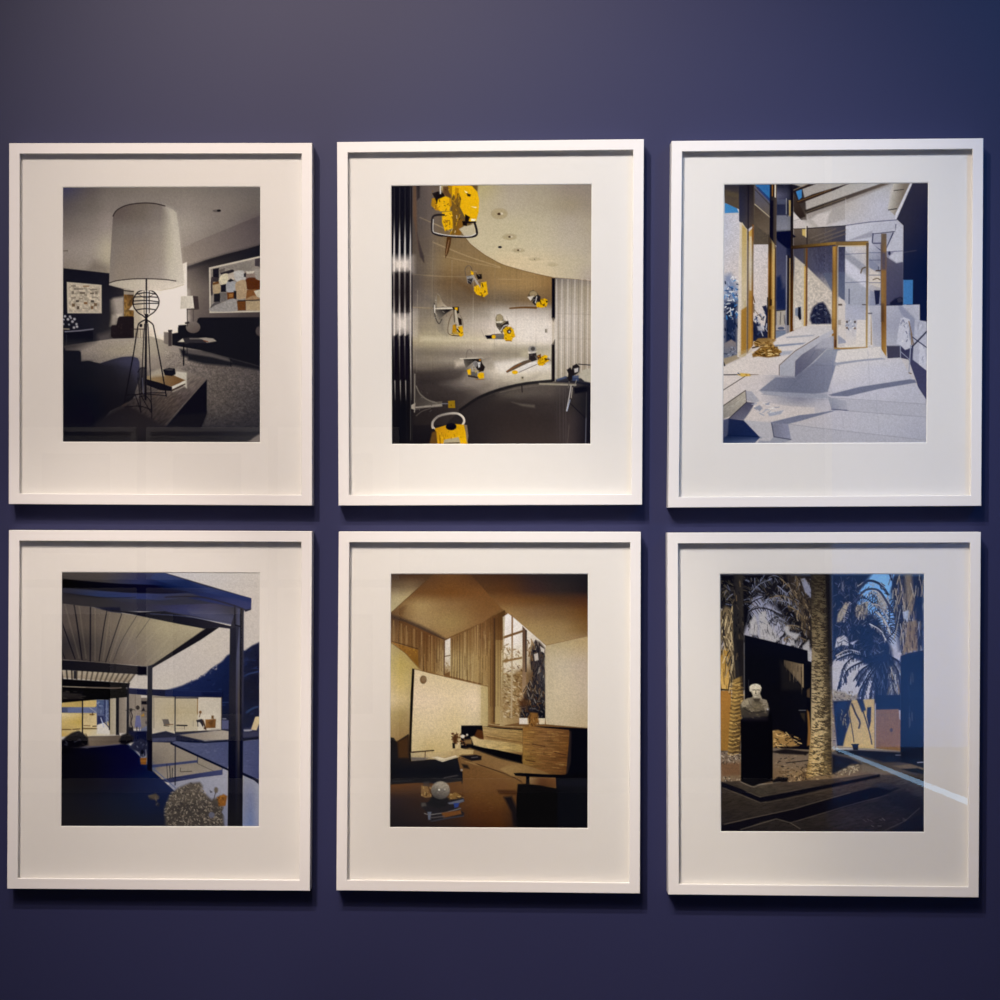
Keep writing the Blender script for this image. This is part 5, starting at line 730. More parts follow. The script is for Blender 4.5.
    p.E(441, 790.4, 9.4, 9, lin('9a8e7c', '3f3a38', 443, 782, 439, 800), soft=.6); p.E(443, 786, 5, 3.4, 'a09482', a=.5, soft=2); p.E(439.6, 790, .9, .9, 'd8d0c0'); p.E(445.4, 789.6, .7, .7, 'c8bca8'); p.N('432 782 450 782 450 800 432 800', .14, .8, .8); p.P('424 782 429 781 431 787 424 786', '3a3434', a=.7, soft=.6)
    # dark chair at right
    p.P('514 773 520 772.6 545 774 568 774.4 588.5 772 588.5 778 556 777.4 530 776.6 516 775.6', '0c0a0d'); p.P('526.4 776 530 776 530 784 526.4 784', '0e0c10'); p.P('530 777 556 778 556 787 540 785.4 530 784', grid([530, 542, 556], [777, 787], ['8a6e4a 5c3a22 6b4424', '70502e 4a2c18 5a3a20']))
    p.P('518 784 526 783.6 540 785 557 788 562 780 588.5 778 588.5 827.6 517.6 827.6 516.8 800', '08070b', soft=.6); p.P('557 780 588.5 778 588.5 787 557 786', '17151c', soft=1, a=.8); p.P('558 786 588.5 786 588.5 827.6 558 827.6', '121015', a=.7)  # pale band and block at right: glass reflection drawn into the pigment
    p.N('391 574 588 574 588 827 391 827', .065, .8, .8)
    return p
def print_f():
    p = Print(720.3, 574, 924.3, 831.6, grid([720, 770, 832, 870, 924], [574, 610, 650, 690, 710], [
        '6a6c86 6e7190 5c7ab0 6a98d0 6c98ce', '74748a 8486a0 7a80a0 6a96cc 7090c0', '8a8796 9a98a8 a3a0ae a3a2b0 9c9aa8', '9a96a0 a09ca6 a8a4ac a6a4ae 9a98a2', 'a09a9c a09a9c a39e9c a09a9c 9a948c']), seed=7)
    r = p.r
    K, K2, T, T2, LG, BG = '0b0b12', '15141a', '5c5044', '857460', 'b0a48e', '6f7492'
    def frond(s, ln, cols, n=40, w=.6, down=.6, side=0):
        q = smooth(pts(s), False, 10)
        for k in range(n):
            f = (k + r.rand()) / n * (len(q) - 1); i = min(int(f), len(q) - 2); b = q[i] + (q[i + 1] - q[i]) * (f - i)
            d = q[i + 1] - q[i]; d = d / (np.hypot(*d) or 1); nrm = np.array([-d[1], d[0]]) * (1 if k % 2 else -1)
            if side: nrm = nrm * side * (1 if k % 2 else -1)
            v = d * .7 + nrm * .75 + np.array([0, down]); v = v / np.hypot(*v) * ln * r.uniform(.6, 1.15) * (1 - .5 * abs(f / len(q) - .45))
            p.L(np.array([b, b + v * .55, b + v + np.array([0, abs(v[0]) * .2])]), w * r.uniform(.7, 1.3), cols[r.randint(len(cols))], a=.9)
        p.L(q, w * 1.5, cols[0], w2=w * .8, a=.9)
    # mass of palm crowns behind
    p.P('720 574 790 574 790 588 784 600 760 594 752 600 748 622 744 632 736 640 722 640 720 612', K, soft=2)
    p.P('770 574 815 574 815 650 806 648 800 640 790 628 783 618 775 606 764 602 762 594', '14131a', soft=3)
    p.P('832 574 872 574 860 590 856 602 866 612 878 618 886 634 892 650 898 700 880 700 866 672 852 662 832 664', '12131c', soft=2)
    p.P('888 574 924.5 574 924.5 650 900 650 896 620', '17161c', soft=3)
    for s in ['744 606 750 592 762 581 776 576', '746 608 756 600 772 596 790 600 800 608', '748 612 760 608 774 612 784 624 788 640', '750 614 752 624 756 640', '742 606 736 596 728 590 721 590', '740 610 730 606 722 610', '744 604 742 590 746 578',
              '800 620 790 606 780 598 764 596', '802 624 790 616 776 618 766 628', '804 628 792 630 780 640 772 652', '800 610 796 592 786 580 774 577', '806 608 804 592 800 580', '800 634 794 646 790 654', '812 600 806 590 796 586', '806 640 800 650 798 658']:
        frond(s, 8, [K, K2, K, '2a282c', BG, '3a342e'], 46, .7)
    for s in ['752 592 760 584 770 580', '760 606 772 600 786 602', '770 612 780 618 786 628', '778 586 786 594 790 604', '786 596 794 602 800 612', '766 600 778 598 790 604']:
        frond(s, 6, ['7a80a0', '8a8ea8', '5c6080', '4a4844'], 26, .5)
    for s in ['780 578 792 590 800 606 806 620', '788 606 798 612 806 624', '770 598 784 596 798 604', '786 626 796 626 808 632', '796 576 800 592 806 606', '784 640 794 636 806 640']:
        frond(s, 5, ['6b5c4a', '857460', '4a4036', '2a2420'], 26, .7)
    p.P('788 576 796 575 812 580 812 640 806 636 800 616 792 598', '3a3028', soft=3, a=.6); p.strokes('786 580 810 578 812 648 800 630', 70, (2, 6), (50, 110), ['6b5c4a', '857460', '15131a', '2a2420', '4a3c2e'], w=.8)
    p.P('801 579 805 578 812 590 811 598 805 592', '8488a6', soft=.8, a=.8)
    p.strokes('745 576 812 576 812 646 790 640 760 606 746 606', 260, (1.5, 5), (20, 160), ['6a6c80', '0c0c12', '4a4642', '8286a0', '14131a', '5c5246', '1c1c24'], w=.55, a=.75)
    p.strokes('720 576 736 576 736 604 720 608', 50, (1.5, 5), (0, 180), ['4a4438', '6b604e', '14131a', '2a2622'], w=.6, a=.8)
    # sky gaps seen under the fronds
    for s in ['750 622 755 614 758 626 757 636 749 634', '759 612 766 611 768 622 773 630 780 640 775 642 760 639', '784 628 788 625 790 632 800 634 796 640 786 634', '790 641 794 640 796 646 790 645', '720 608 724 610 722 618 720 622', '803 646 809 640 811 660 808 662 803 652']:
        p.P(s, '98969f', soft=1)
    p.strokes('750 618 780 626 780 642 750 634', 40, (2, 7), (70, 110), ['24242e', '5c5a64', '15151c', 'a8a4a8'], w=.5, a=.7); p.strokes('756 612 782 610 782 624 760 622', 30, (2, 6), (20, 60), ['2a2c3c', '8a8ea4', '3a3c50'], w=.5)
    # tall crown on the right side
    for s in ['852 660 862 634 872 616 880 606 872 594 858 592', '880 640 874 622 862 612 850 610', '884 640 884 622 876 606 864 598 852 602', '884 636 890 616 884 596 870 584 856 586 848 594', '884 642 878 634 864 624 852 622 840 628', '880 650 866 640 850 642 836 650', '882 652 864 648 846 656 834 664', '884 654 870 656 854 664 846 680 842 692', '886 656 880 668 876 690 870 704', '886 656 888 672 890 696', '890 656 900 664 906 680', '886 640 896 628 892 608 880 594', '860 600 852 594 846 598', '858 606 850 616 846 630', '842 600 850 604 856 616', '838 590 846 586 854 592', '884 656 868 662 858 678 854 696', '888 660 896 676 900 694', '886 650 876 644 862 650 850 664']:
        frond(s, 8, [K, K2, '12131c', '1c1c26', '3a3a4a'], 52, .75)
    for s in ['858 586 872 580 884 590 890 604', '860 596 870 592 880 598 888 612', '878 612 886 622 890 634', '870 624 880 630 886 640', '866 590 878 592 886 604', '872 604 880 606 888 618', '836 656 848 650 860 652', '838 664 846 656 856 654', '844 622 846 610 850 602', '858 612 862 604 868 602']:
        frond(s, 4, ['a39a92', '8a8690', 'b5aca0', '4a4a5a'], 22, .6, down=.8)
    p.P('877 592 888 592 889 606 884 612 878 604', '9a8f84', soft=1.5, a=.6); p.P('856 607 868 602 868 614 858 618 856 616', '8a7c66', soft=1, a=.8); p.strokes('855 604 868 600 868 618 856 618', 24, (2, 5), (80, 110), ['1a181c', 'b8a888', '4a4038'], w=.7); p.P('846 602 849 604 846 612 841 622 837 622 838 614', '9a8c74', soft=.8, a=.9); p.P('842 582 844 580 844 592 842 590', '7a7478', a=.7)
    for s in ['876 612 884 620 890 632', '870 624 880 630 886 640']: p.C(s, 1.2, 'b5aca4', a=.8)
    p.P('858 594 872 578 888 574 895 574 892 586 886 600 878 590 868 586', '6c9ad4', soft=.8, a=.9); p.P('863 594 869 588 876 588 870 592 864 596', '6c96cc', soft=.8); p.C('858 590 868 581 880 584 888 594', 2.4, '1c1e2c'); p.C('858 598 866 590 878 590 886 600 892 612', 2, '2a2a38'); p.strokes('864 580 884 582 890 596 880 592', 20, (1.5, 4), (20, 70), ['15161f', '4a4c60', '8a8890'], w=.6); p.L('890 574 892 580', 1.6, K)
    for s in ['835 648 837 638 844 635 848 638 849 646 842 645', '850 643 858 640 853 645', '833 662 838 656 852 652 846 660 834 666']: p.P(s, 'a3a0a8', soft=.7)
    p.strokes('834 576 858 576 858 600 884 606 892 650 834 662', 330, (1.5, 5.5), (20, 160), ['5c5c6c', '0c0c12', '3a3c4c', '8a8690', '14131a', '2a2c3a', '101018', '6b645c'], w=.55, a=.75)
    # open sky below that crown, fronds hanging over it
    p.P('832 664 840 658 852 656 866 664 876 668 874 700 832 700', 'a6a3ab', soft=1.5); p.P('886 668 896 664 902 672 902 696 890 696', '9a978f', soft=2, a=.8)
    for s in ['872 660 858 656 846 664 841 680 839 688', '874 660 862 662 848 670 845 682', '876 662 864 668 856 678', '878 662 868 676 860 692 856 702', '880 664 874 680 870 702', '882 662 878 684 876 702', '866 658 852 654 840 658', '886 662 892 676 896 700', '890 660 898 672 901 694', '872 664 862 676 858 684', '876 668 866 684 862 700']:
        frond(s, 5, [K, '14151f', '1c1c26', '2a2a38'], 40, .9, down=.9)
    p.P('878 655 889 655 890 700 874 702 876 670', '12131c', soft=1.5); p.strokes('853 668 890 660 902 690 866 700', 60, (3, 9), (60, 120), ['12131c', '2a2c3a', '0c0d14', '5c5a60'], w=.6, a=.7); p.strokes('888 666 902 662 902 696 890 696', 36, (3, 9), (75, 105), ['1a1a24', 'b0a690', '8a7450', '2a2a34'], w=.7); p.strokes('875 668 890 664 890 696 876 698', 30, (3, 8), (80, 100), ['2a2c3a', '0c0d14', '4a4a58'], w=.7)
    # hanging dry leaves top right
    p.strokes('890 574 924 574 924 652 902 652 896 620', 180, (5, 18), (75, 110), ['15141a', '857660', '5c503e', 'a09078', '2a2624', '4a4a58', '12121a', '9a968c'], w=.9, a=.85)
    p.P('905 574 912 574 914 600 912 616 906 600', '857250', soft=2, a=.7); p.P('908 622 917 620 918 650 903 653 906 640', '7a6440', soft=1, a=.85); p.strokes('903 620 918 620 918 652 903 652', 30, (3, 8), (84, 96), ['2a2018', '9a8258', '5c4a2c'], w=.7)
    p.P('903 612 909 610 908 622 904 618', '98a0b4', soft=.8, a=.9); p.P('898 606 903 612 900 604', '2a2a34'); p.P('916 596 922 600 923 622 917 618', '12121c', soft=1, a=.9)
    # yellow wall and boards on the far left
    p.P('720 655 731 640 731 691 720 690', lin('8a6a34', 'b09058', 720, 650, 730, 690)); p.strokes('720 640 730 650 730 690 720 690', 22, (5, 14), (80, 100), ['5c4420', 'c2a468', '3a2814', 'a8864a'], w=.8, a=.7); p.L('720 689.6 730 690.4', 1.4, '16120f'); p.P('720 691 731 691 730 751 720 751', lin('8a6230', '7a5a2c', 720, 700, 730, 745)); p.R(720, 751, 727, 753, '14120f')
    # dark pavilion
    p.P('744.5 635 790 646 807.6 650.6 808 661 812 662 812 750 744.5 750', grid([744, 780, 812], [636, 665, 700, 750], ['0a0b14 0b0d18 0a0c16', '0a0b10 0a0b12 0c0d16', '0a0a0f 0b0b10 0d0e16', '0b0a0e 0a0a10 0c0c14']))
    p.P('784 660 803.4 664.4 803.6 688 797 680 790 672 784 666', lin('6b5c4c', '4a4036', 800, 668, 788, 668)); p.P('780 660 790 672 803 687 800 690 782 690', '1c1a1c', soft=2, a=.7); p.strokes('784 661 803 665 803 687 792 672', 24, (5, 14), (88, 92), ['857460', '2a2420', '5c4e3e'], w=.6, a=.7); p.L('803 664.6 803 687', 1.1, '8a7860'); p.L('799 710.4 806 710.4', .8, '5c5c66'); p.P('800 713 805 713 805 722 802 718', '2a2420', soft=.8); p.P('806 664 811 664 811 745 806 745', '0a0b13')
    p.C('748.6 680 748.4 688', .5, '3a3a44'); p.P('807 690 810 688 810 698 807 697', '4a3a2c', soft=.8); p.P('807 710 809 712 810 720 811.6 745 807 746 808 730', '7a5630', soft=.8)
    # leafy litter in the yard behind the pedestal
    p.P('772 731 778 730 790 736 796 744 798 746 790 747 780 744 772 749', '8a6c44', soft=1); p.strokes('772 730 796 734 800 746 774 748', 40, (1.5, 4), (-40, 60), ['b0905c', '15120f', '6b4e2a', 'c2a474', '2a2018'], w=.9)
    # yard ground with gravel
    p.P('720 752 740 749 772 748 812 750 840 750 870 754 905 758 924.5 762 924.5 790 860 780 800 786 720 782', grid([720, 760, 800, 840, 880, 924], [750, 762, 775, 788], ['5c504a 5c524c 6a5c52 4a4440 2a282c 2a282c', '6b5c52 6b5a4c 6b5c50 6b5e52 3a3430 4a4038', '6a5848 5c4a3a 7a644c 75634e 5c4c3e 35302c', '6a5c4e 4a3c32 5c4a3a 5a4a3c 3a322e 2a2628']))
    p.strokes('720 753 742 751 742 764 720 764', 60, (.8, 2), (0, 180), ['8a7e74', '2a2420', 'a39a90', '4a3e34'], w=.9); p.strokes('774 752 810 752 810 776 774 780', 90, (1, 2.6), (-20, 20), ['857664', '2a2420', '6b5a48', '4a3a2c'], w=.8); p.strokes('720 777 740 774 740 782 722 782', 30, (1, 2), (0, 180), ['9a8e80', '2a2420', '6b5c4a'], w=.9)
    p.strokes('790 770 812 764 812 782 786 782', 70, (1, 2.4), (0, 180), ['b09878', '4a3826', '857052', '2a2018'], w=.9); p.strokes('832 770 846 764 862 764 856 772 834 776', 70, (1, 2.2), (0, 180), ['b0a082', '3a3024', '857860', 'c2b498'], w=.9)
    p.P('770 752 785 749 810 752 806 755 780 754', '0f0d10', soft=.8, a=.9); p.L('786 763 808 760.6', .9, '1c1818'); p.P('772 781 778 777 788 778 787 782 773 784', '0d0b0e', soft=.8)
    p.P('720 764 740 763 740 775 722 776', '5c4230', soft=1.5, a=.8)
    # slender left palm trunk and shaggy skirt
    p.P('720 612 726 606 733 610 734 632 738 640 740 660 735 690 730 691 729 650 722 640 720 655', '5c5040', soft=1.5); p.strokes('720 608 734 606 737 650 732 690 722 650', 110, (3, 10), (65, 115), ['857660', '2a241e', 'a89678', '4a3e30', 'b8a88c', '15131a'], w=.9, a=.85)
    p.P('734 574 743 574 744 640 744 690 740 700 736 690 733 640', lin('1c1b20', '2a2624', 734, 0, 744, 0), soft=1); p.strokes('733 580 744 580 744 660 734 660', 40, (2, 6), (60, 120), ['3a3430', '0e0d12', '57493a', '201d20'], w=.9)
    p.P('733 680 742 676 744 700 741.6 715 740 754 727.4 754 729 730 731 700', lin('80683e', '3a2c1e', 731, 720, 743, 722), soft=.7); 
    for k in range(38): 
        y = 682 + k * 1.95; x0 = 732 - k * .12; p.L([x0, y, x0 + 4, y + 1.2, x0 + 10.6, y - .6], .7, ['2a1e12', 'b8985c', '4a3620', 'a08048'][k % 4], a=.75)
    p.strokes('729 684 743 680 741 752 729 752', 70, (1, 2.6), (-30, 30), ['c2a468', '2a1c10', '8a6a38'], w=.7, a=.8)
    p.P('736 640 744 640 744.6 690 741 690', K, soft=1, a=.5)
    # thick palm trunk in the middle
    p.P('811 574 829.4 574 829.4 640 830.6 700 831.6 760 832 772 806 778 808 762 810.6 735 811.4 690 812 640', grid([808, 814, 820, 826, 832], [574, 600, 620, 660, 700, 772], ['1c1a1c 24201f 241f1e 100e14 0b0b12', '2a2624 3a332c 4a4034 1c191b 0c0c13', '3f3830 5c4f3e 6b5c48 241f1f 0e0d14', '5c5042 8a7a62 75664e 3a3129 16141a', '857660 a8967a 8f7e62 5c4e3c 2a241f', '8a7048 b09464 a08860 7a6644 4a3a28']), soft=.6)
    y = 576.0; k = 0
    while y < 775:
        t = (y - 574) / 200; x0 = 811.6 - max(0, t - .8) * 22; x1 = 829.6 + t * 2.2
        for j in range(6):
            a = x0 + (x1 - x0) * j / 6 + r.uniform(-1, 1); b = a + r.uniform(2, 4.6)
            b = min(b, x1)
            if a < x0 or a > b: continue
            lum = min(1, .3 + t * .9) * (1 if a < x0 + 13 else .45)
            c = np.array([196, 176, 140]) * lum if r.rand() < .5 else np.array([30, 25, 22])
            p.L([a, y, (a + b) / 2, y + r.uniform(.3, 1), b, y + r.uniform(-.6, .6)], .8, c, a=.75)
        y += 1.25; k += 1
    p.P('826 574 832 574 832 664 829 664 828 620', '0b0b12', soft=1.4, a=.85); p.P('829.4 640 832 640 832.6 690 830.6 700', '1c1a20', soft=.8, a=.7); p.P('831 690 834.6 700 836 735 836.6 750 832 752', lin('6b5c48', '857460', 831, 700, 835, 745), soft=.7); p.strokes('831 694 835 705 836.4 750 832 750', 30, (.8, 2), (-10, 10), ['b0a080', '3a3024'], w=.6)
    p.strokes('804 768 812 764 832 766 832 780 806 780', 50, (1.2, 3), (-30, 30), ['c2a87c', '4a3826', '8a7048'], w=.8, a=.8)
    # far right: garden wall and doors
    p.P('833 690 845 692 852 697 858 694 858 700 833 701', '857a6a', soft=1.5); p.strokes('833 690 858 692 858 700 833 701', 30, (.8, 1.8), (0, 180), ['5c5040', 'a89c88', '3a342c'], w=.8)
    p.P('833 701 874.6 699 875 748.6 838 746.6 835 730', lin('a8905c', 'b8a068', 840, 705, 870, 745)); p.P('833 701 852 700.2 848 712 850 722 846 734 843 746 837 746 835 726', '10111a', soft=.8); p.strokes('840 702 850 704 846 730 841 726', 20, (1.5, 4), (50, 130), ['857248', '0c0d14', 'a8905c'], w=.8)
    for s, w in [('848 700 850 716 853 734 854 742', .9), ('852 704 856 714 860 722 859 728', 1.8), ('858 700 862 708 866 720 870 734 872 744', 1.3), ('846 706 848 714 847 722', 1.6)]: p.C(s, w, '1a181c', a=.85)
    p.P('857 699 863 699 866 710 862 712', '14141c', soft=.8); p.P('867.4 707.4 871.4 707 871 722 869 730 868.4 724 866.8 716', '15151f', soft=.5); p.L('874.6 699.4 875 748', .9, '5c5040', a=.7)
    p.P('876 695 901 695 901 710 876 710', '10111a'); p.P('876 709.6 899 709 899.6 719 902 721 901.6 751 876 748.6', lin('6e5438', '7a5a36', 876, 715, 902, 745)); p.E(891.6, 730, 1.4, 2, '3a322c', soft=.6); p.strokes('877 711 899 711 900 749 877 747', 30, (2, 6), (88, 92), ['8a663c', '57422c'], w=.5, a=.4)
    p.L('833 747.4 850 747.6 875 749.6 902 751.4', 1, '7a6c5a', a=.8); p.P('852 744 858.6 744 858 750 853.4 750', '12121c'); p.L('851.6 744.4 858.8 744.4', .9, '20202a')
    p.P('901 656 909 653 924.5 650 924.5 768 912 764 900.6 762', grid([901, 912, 924], [652, 690, 765], ['0c0d16 0f1018 0c0d14', '0d0e18 12131c 0e0f18', '0c0d16 12131c 14151f'])); p.strokes('908 674 914 672 914 718 909 718', 12, (4, 10), (86, 94), ['4a4a54', '2a2a34', '5c5248'], w=.6, a=.7); p.L('918 762.4 924 762', .9, '9a98a0')
    # shaded yard on the right
    p.P('836 750 860 750 902 752 902 762 884 762 862 756 838 754', '14141c', soft=1); p.P('832 754 850 758 862 764 852 764 838 772 832 774', '16151c', soft=1.2); p.P('862 764 886 770 900 772 880 775 862 772', '6a5e50', soft=1.5, a=.8); p.P('893 766 910 764 924 768 924 770 900 768', '6b5c4a', soft=.8, a=.8); p.P('902 769 918 768 924.5 770 924.5 774 912 772', '0e0e14', soft=.6)
    p.L('896 755 900.6 755', .8, '7a7880')
    # terrace of dark slabs
    p.P('720 782 740 781 756 785 790 782 840 778 870 774 900 776 924.5 782 924.5 832 720 832', grid([720, 760, 800, 850, 890, 924], [776, 790, 805, 820, 832], ['3a322e 4a3e36 40352f 453a32 3f3834 4a4850', '2a2422 35302b 352d29 3a312c 2a2624 302c2e', '26211f 292422 231f1f 241f1e 1c1a1d 1c1a1e', '211d1e 231f1f 231f1f 2a2422 231e1d 141318', '16141a 1c191b 1e1b1c 221d1d 1c191a 131218']))
    p.N('720 782 924 776 924 831 720 831', .2, 4, .8, ang=-10)
    p.P('720.4 782 740 789 760 797.6 790 792 820 786 860 778.4 880 774 880 777 850 783.6 820 790 790 797 761 803 740 794 720.4 787.4', '0a0a12', soft=.6); p.C('740 782 752 787 760 785 780 782', .6, '8a8078', a=.7); p.L('722 788 760 803 766 802', .7, '5c524a', a=.6); p.L('746 792 760 797.4', .6, '6b625a', a=.6); p.L('760 797 812 786.8', .5, '5c524a', a=.5)
    p.P('720.4 826 740 822 760 816.6 790 810 812 804 840 796 870 788 892 785 900 788 880 797 850 806 812 816 790 823 776 819 760 822 744 830 740 832 720.4 832', '0c0b12', soft=.7); p.C('724 824.6 745 819.6 790 809.8 812 803.4 850 792.6', .6, '6b6058', a=.7); p.L('740 830 776 819 790 823 800 829', .7, '6b625a', a=.7); p.C('790 823 812 816.6 850 805 888 795', .6, '6b6058', a=.6); p.C('764 803 800 796 840 787', .5, '5c5248', a=.5)
    p.P('880 797 905 790 924.5 800 924.5 816 900 806', '16141a', soft=2, a=.7); p.P('880 782 905 786 890 790 872 786', '2a282c', soft=1.2, a=.8); p.L('884 831 905 821 920 808', .6, '5c5650', a=.7); p.P('890 832 906 821 924.5 812 924.5 832', '121119', soft=1, a=.8); p.strokes('860 820 900 812 905 820 870 828', 12, (1, 4), (-10, 40), ['5c5046', '857a6e'], w=.6, a=.6)
    # bust on its black pedestal
    p.P('740.4 720 745 716 772 714 772.6 740 772.4 781 760 784 752.6 786.4 740.6 781.6', '07070b', soft=.5)
    p.P('740 706 742.6 701 747 698.6 752 697.6 753.4 694 760 694 762 699 766 700 768 704 769.6 710 768 714 765 718 758 719.6 748 718.6 742 717', grid([740, 748, 756, 764, 769], [694, 702, 709, 718], ['857a6c 98907e a39a8a 857a70 4a443f', '7a6f62 a0968a 57504a a89e92 6a625a', '443e38 5a5248 857a66 57504a 2a2628', '1c1a1a 2a2724 3a3530 1c1a1c 121116']), soft=.6); p.C('748 700 751 706 757 709 764 706', .8, '2a2624', a=.8); p.P('753 699 760 698.6 759 702.6 755 702.4', '26211f', soft=.6); p.R(754, 703, 762, 709, '857a68', soft=1, a=.6); p.strokes('741 704 768 703 766 717 744 716', 24, (1, 3), (0, 180), ['2a2622', 'a39a8a', '15141a', '6b6256'], w=.7, a=.7)
    p.P('763 700 766.4 700.6 768 708 765 712', 'a89e92', soft=.6); p.P('740 706 745 704 748 712 752 718 742 719', '1c1a1b', soft=1.2, a=.7); p.P('744 712 768 711 768 721 742 721', '15131a', soft=1.5, a=.8); p.P('752 702 762 702 764 710 753 711', '6b604e', soft=.8, a=.7); p.strokes('742 702 768 702 766 718 744 718', 46, (.8, 2.4), (-30, 30), ['2a2622', '8a8072', '15141a', '5a5146'], w=.6, a=.75); p.P('740 705 743 700.6 747 698.6 752 697.6 758 699 766 700 769 708 768 716 744 718 741 714', '4a433a', soft=.8, a=.5); p.P('741 703 744.6 699.6 748.6 700 749 704 744 707 741.6 708', '8f8575', soft=.7, a=.7); p.C('744 709 750 712 757 713 764 711', 1, '1c1a1b', a=.7); p.strokes('742 702 768 702 766 712 744 712', 22, (.8, 2), (-40, 40), ['9a9082', '26221f', '6b6256'], w=.6, a=.7); p.E(767.6, 709.4, .9, .9, '9a98a4')
    p.P('750.6 691 750.8 686.4 753 684.4 757 684 760.6 686 760.8 691 759.6 694.6 757 697.4 754.6 697.6 752.4 695', grid([750, 755, 761], [684, 690, 698], ['b0a89c c8c2b6 a89f94', 'a39a8e c2baac 988f84', '857c70 a89e90 4a443e']), soft=.5); p.P('749.4 691 749.2 687.4 751 685 755 684 760 685.4 761.2 688.6 760.4 691 758.6 688 753 687.4 751.4 689.6 750.6 692', 'b5ada2', soft=.6); p.C('750 687 753 685 758 685.2 761 688', 1, 'd0cac0', a=.7); p.L('752.6 690.2 754.6 690', .8, '4a443e'); p.L('757 690 759.4 690.2', .8, '4a443e'); p.L('755.8 690 755.6 693', .7, '5c544a'); p.E(755.6, 693.4, .8, .6, '3a332e'); p.L('754.4 695.2 757 695.2', .6, '57504a'); p.strokes('750 685 760 684 761 688 750 688', 10, (.6, 1.4), (0, 180), ['8a8278', 'd8d2c8'], w=.6, a=.7)
    p.N('720 574 924 574 924 832 720 832', .08, .8, .8)
    return p
# ------------------------------------------------------------------ the place
import bpy, bmesh, math
from mathutils import Vector

sc = bpy.context.scene
COL = sc.collection
DIST, EYE, FPX = 3.2, 1.45, 1600.0          # camera distance from the wall, height of the lens, focal length in pixels

def at(px, py, depth):
    """point standing `depth` in front of the wall that is seen at a pixel of the photograph"""
    t = (DIST - depth) / FPX
    return Vector(((px - 500) * t, -depth, EYE + (500 - py) * t))

# ---- materials
def mat(name, rgb, rough=.5, spec=.5, bump=None, var=None):
    m = bpy.data.materials.new(name); m.use_nodes = True
    nt = m.node_tree; b = nt.nodes['Principled BSDF']
    b.inputs['Base Color'].default_value = (*rgb, 1)
    b.inputs['Roughness'].default_value = rough
    b.inputs['Specular IOR Level'].default_value = spec
    tc = nt.nodes.new('ShaderNodeTexCoord')
    if var:
        n = nt.nodes.new('ShaderNodeTexNoise'); n.inputs['Scale'].default_value = var[0]; n.inputs['Detail'].default_value = 4
        nt.links.new(tc.outputs['Object'], n.inputs['Vector'])
        mx = nt.nodes.new('ShaderNodeMix'); mx.data_type = 'RGBA'
        mx.inputs[6].default_value = (*[c * (1 - var[1]) for c in rgb], 1); mx.inputs[7].default_value = (*[min(1, c * (1 + var[1])) for c in rgb], 1)
        nt.links.new(n.outputs['Fac'], mx.inputs[0]); nt.links.new(mx.outputs[2], b.inputs['Base Color'])
    if bump:
        n = nt.nodes.new('ShaderNodeTexNoise'); n.inputs['Scale'].default_value = bump[0]; n.inputs['Detail'].default_value = 3
        nt.links.new(tc.outputs['Object'], n.inputs['Vector'])
        bp = nt.nodes.new('ShaderNodeBump'); bp.inputs['Strength'].default_value = bump[1]; bp.inputs['Distance'].default_value = .002
        nt.links.new(n.outputs['Fac'], bp.inputs['Height']); nt.links.new(bp.outputs['Normal'], b.inputs['Normal'])
    return m

M_WALL = mat('navy_wall_paint', WALL_RGB, .5, .3, bump=(260, .05), var=(1.6, .03))
M_FRAME = mat('white_frame_lacquer', (.89, .88, .87), .38, .5, bump=(420, .05), var=(60, .015))
M_MAT = mat('mat_board', (.88, .86, .84), .9, .15, bump=(900, .06), var=(140, .012))
M_CORE = mat('mat_core', (.90, .89, .87), .9, .1)
M_BACK = mat('backing_board', (.35, .27, .2), .8, .2)
M_FLOOR = mat('grey_concrete_floor', (.10, .10, .105), .4, .4, var=(2, .15))
M_CEIL = mat('ceiling_paint', (.45, .44, .43), .8, .2, var=(3, .03))
M_SIDE = mat('side_wall_paint', (.10, .10, .16), .6, .3, var=(2, .04))
M_FAR = mat('blue_gallery_paint', (.10, .24, .62), .6, .3, var=(2, .04))
M_TRIM = mat('white_trim_paint', (.7, .7, .72), .5, .4, var=(8, .02))

def emit(name, rgb, s):
    m = bpy.data.materials.new(name); m.use_nodes = True
    nt = m.node_tree; nt.nodes.clear()
    e = nt.nodes.new('ShaderNodeEmission'); e.inputs[0].default_value = (*rgb, 1); e.inputs[1].default_value = s
    o = nt.nodes.new('ShaderNodeOutputMaterial'); nt.links.new(e.outputs[0], o.inputs[0])
    return m

def glass_mat():
    m = bpy.data.materials.new('picture_glass'); m.use_nodes = True
    nt = m.node_tree; nt.nodes.clear()
    tr = nt.nodes.new('ShaderNodeBsdfTransparent'); tr.inputs[0].default_value = (.985, .99, .985, 1)
    gl = nt.nodes.new('ShaderNodeBsdfGlossy'); gl.inputs['Roughness'].default_value = .006
    fr = nt.nodes.new('ShaderNodeFresnel'); fr.inputs['IOR'].default_value = GLASS_IOR
    ge = nt.nodes.new('ShaderNodeNewGeometry')
    inv = nt.nodes.new('ShaderNodeMath'); inv.operation = 'SUBTRACT'; inv.inputs[0].default_value = 1
    mul = nt.nodes.new('ShaderNodeMath'); mul.operation = 'MULTIPLY'
    nt.links.new(ge.outputs['Backfacing'], inv.inputs[1]); nt.links.new(fr.outputs[0], mul.inputs[0]); nt.links.new(inv.outputs[0], mul.inputs[1])
    mx = nt.nodes.new('ShaderNodeMixShader'); o = nt.nodes.new('ShaderNodeOutputMaterial')
    nt.links.new(mul.outputs[0], mx.inputs[0]); nt.links.new(tr.outputs[0], mx.inputs[1]); nt.links.new(gl.outputs[0], mx.inputs[2]); nt.links.new(mx.outputs[0], o.inputs[0])
    return m
M_GLASS = glass_mat()

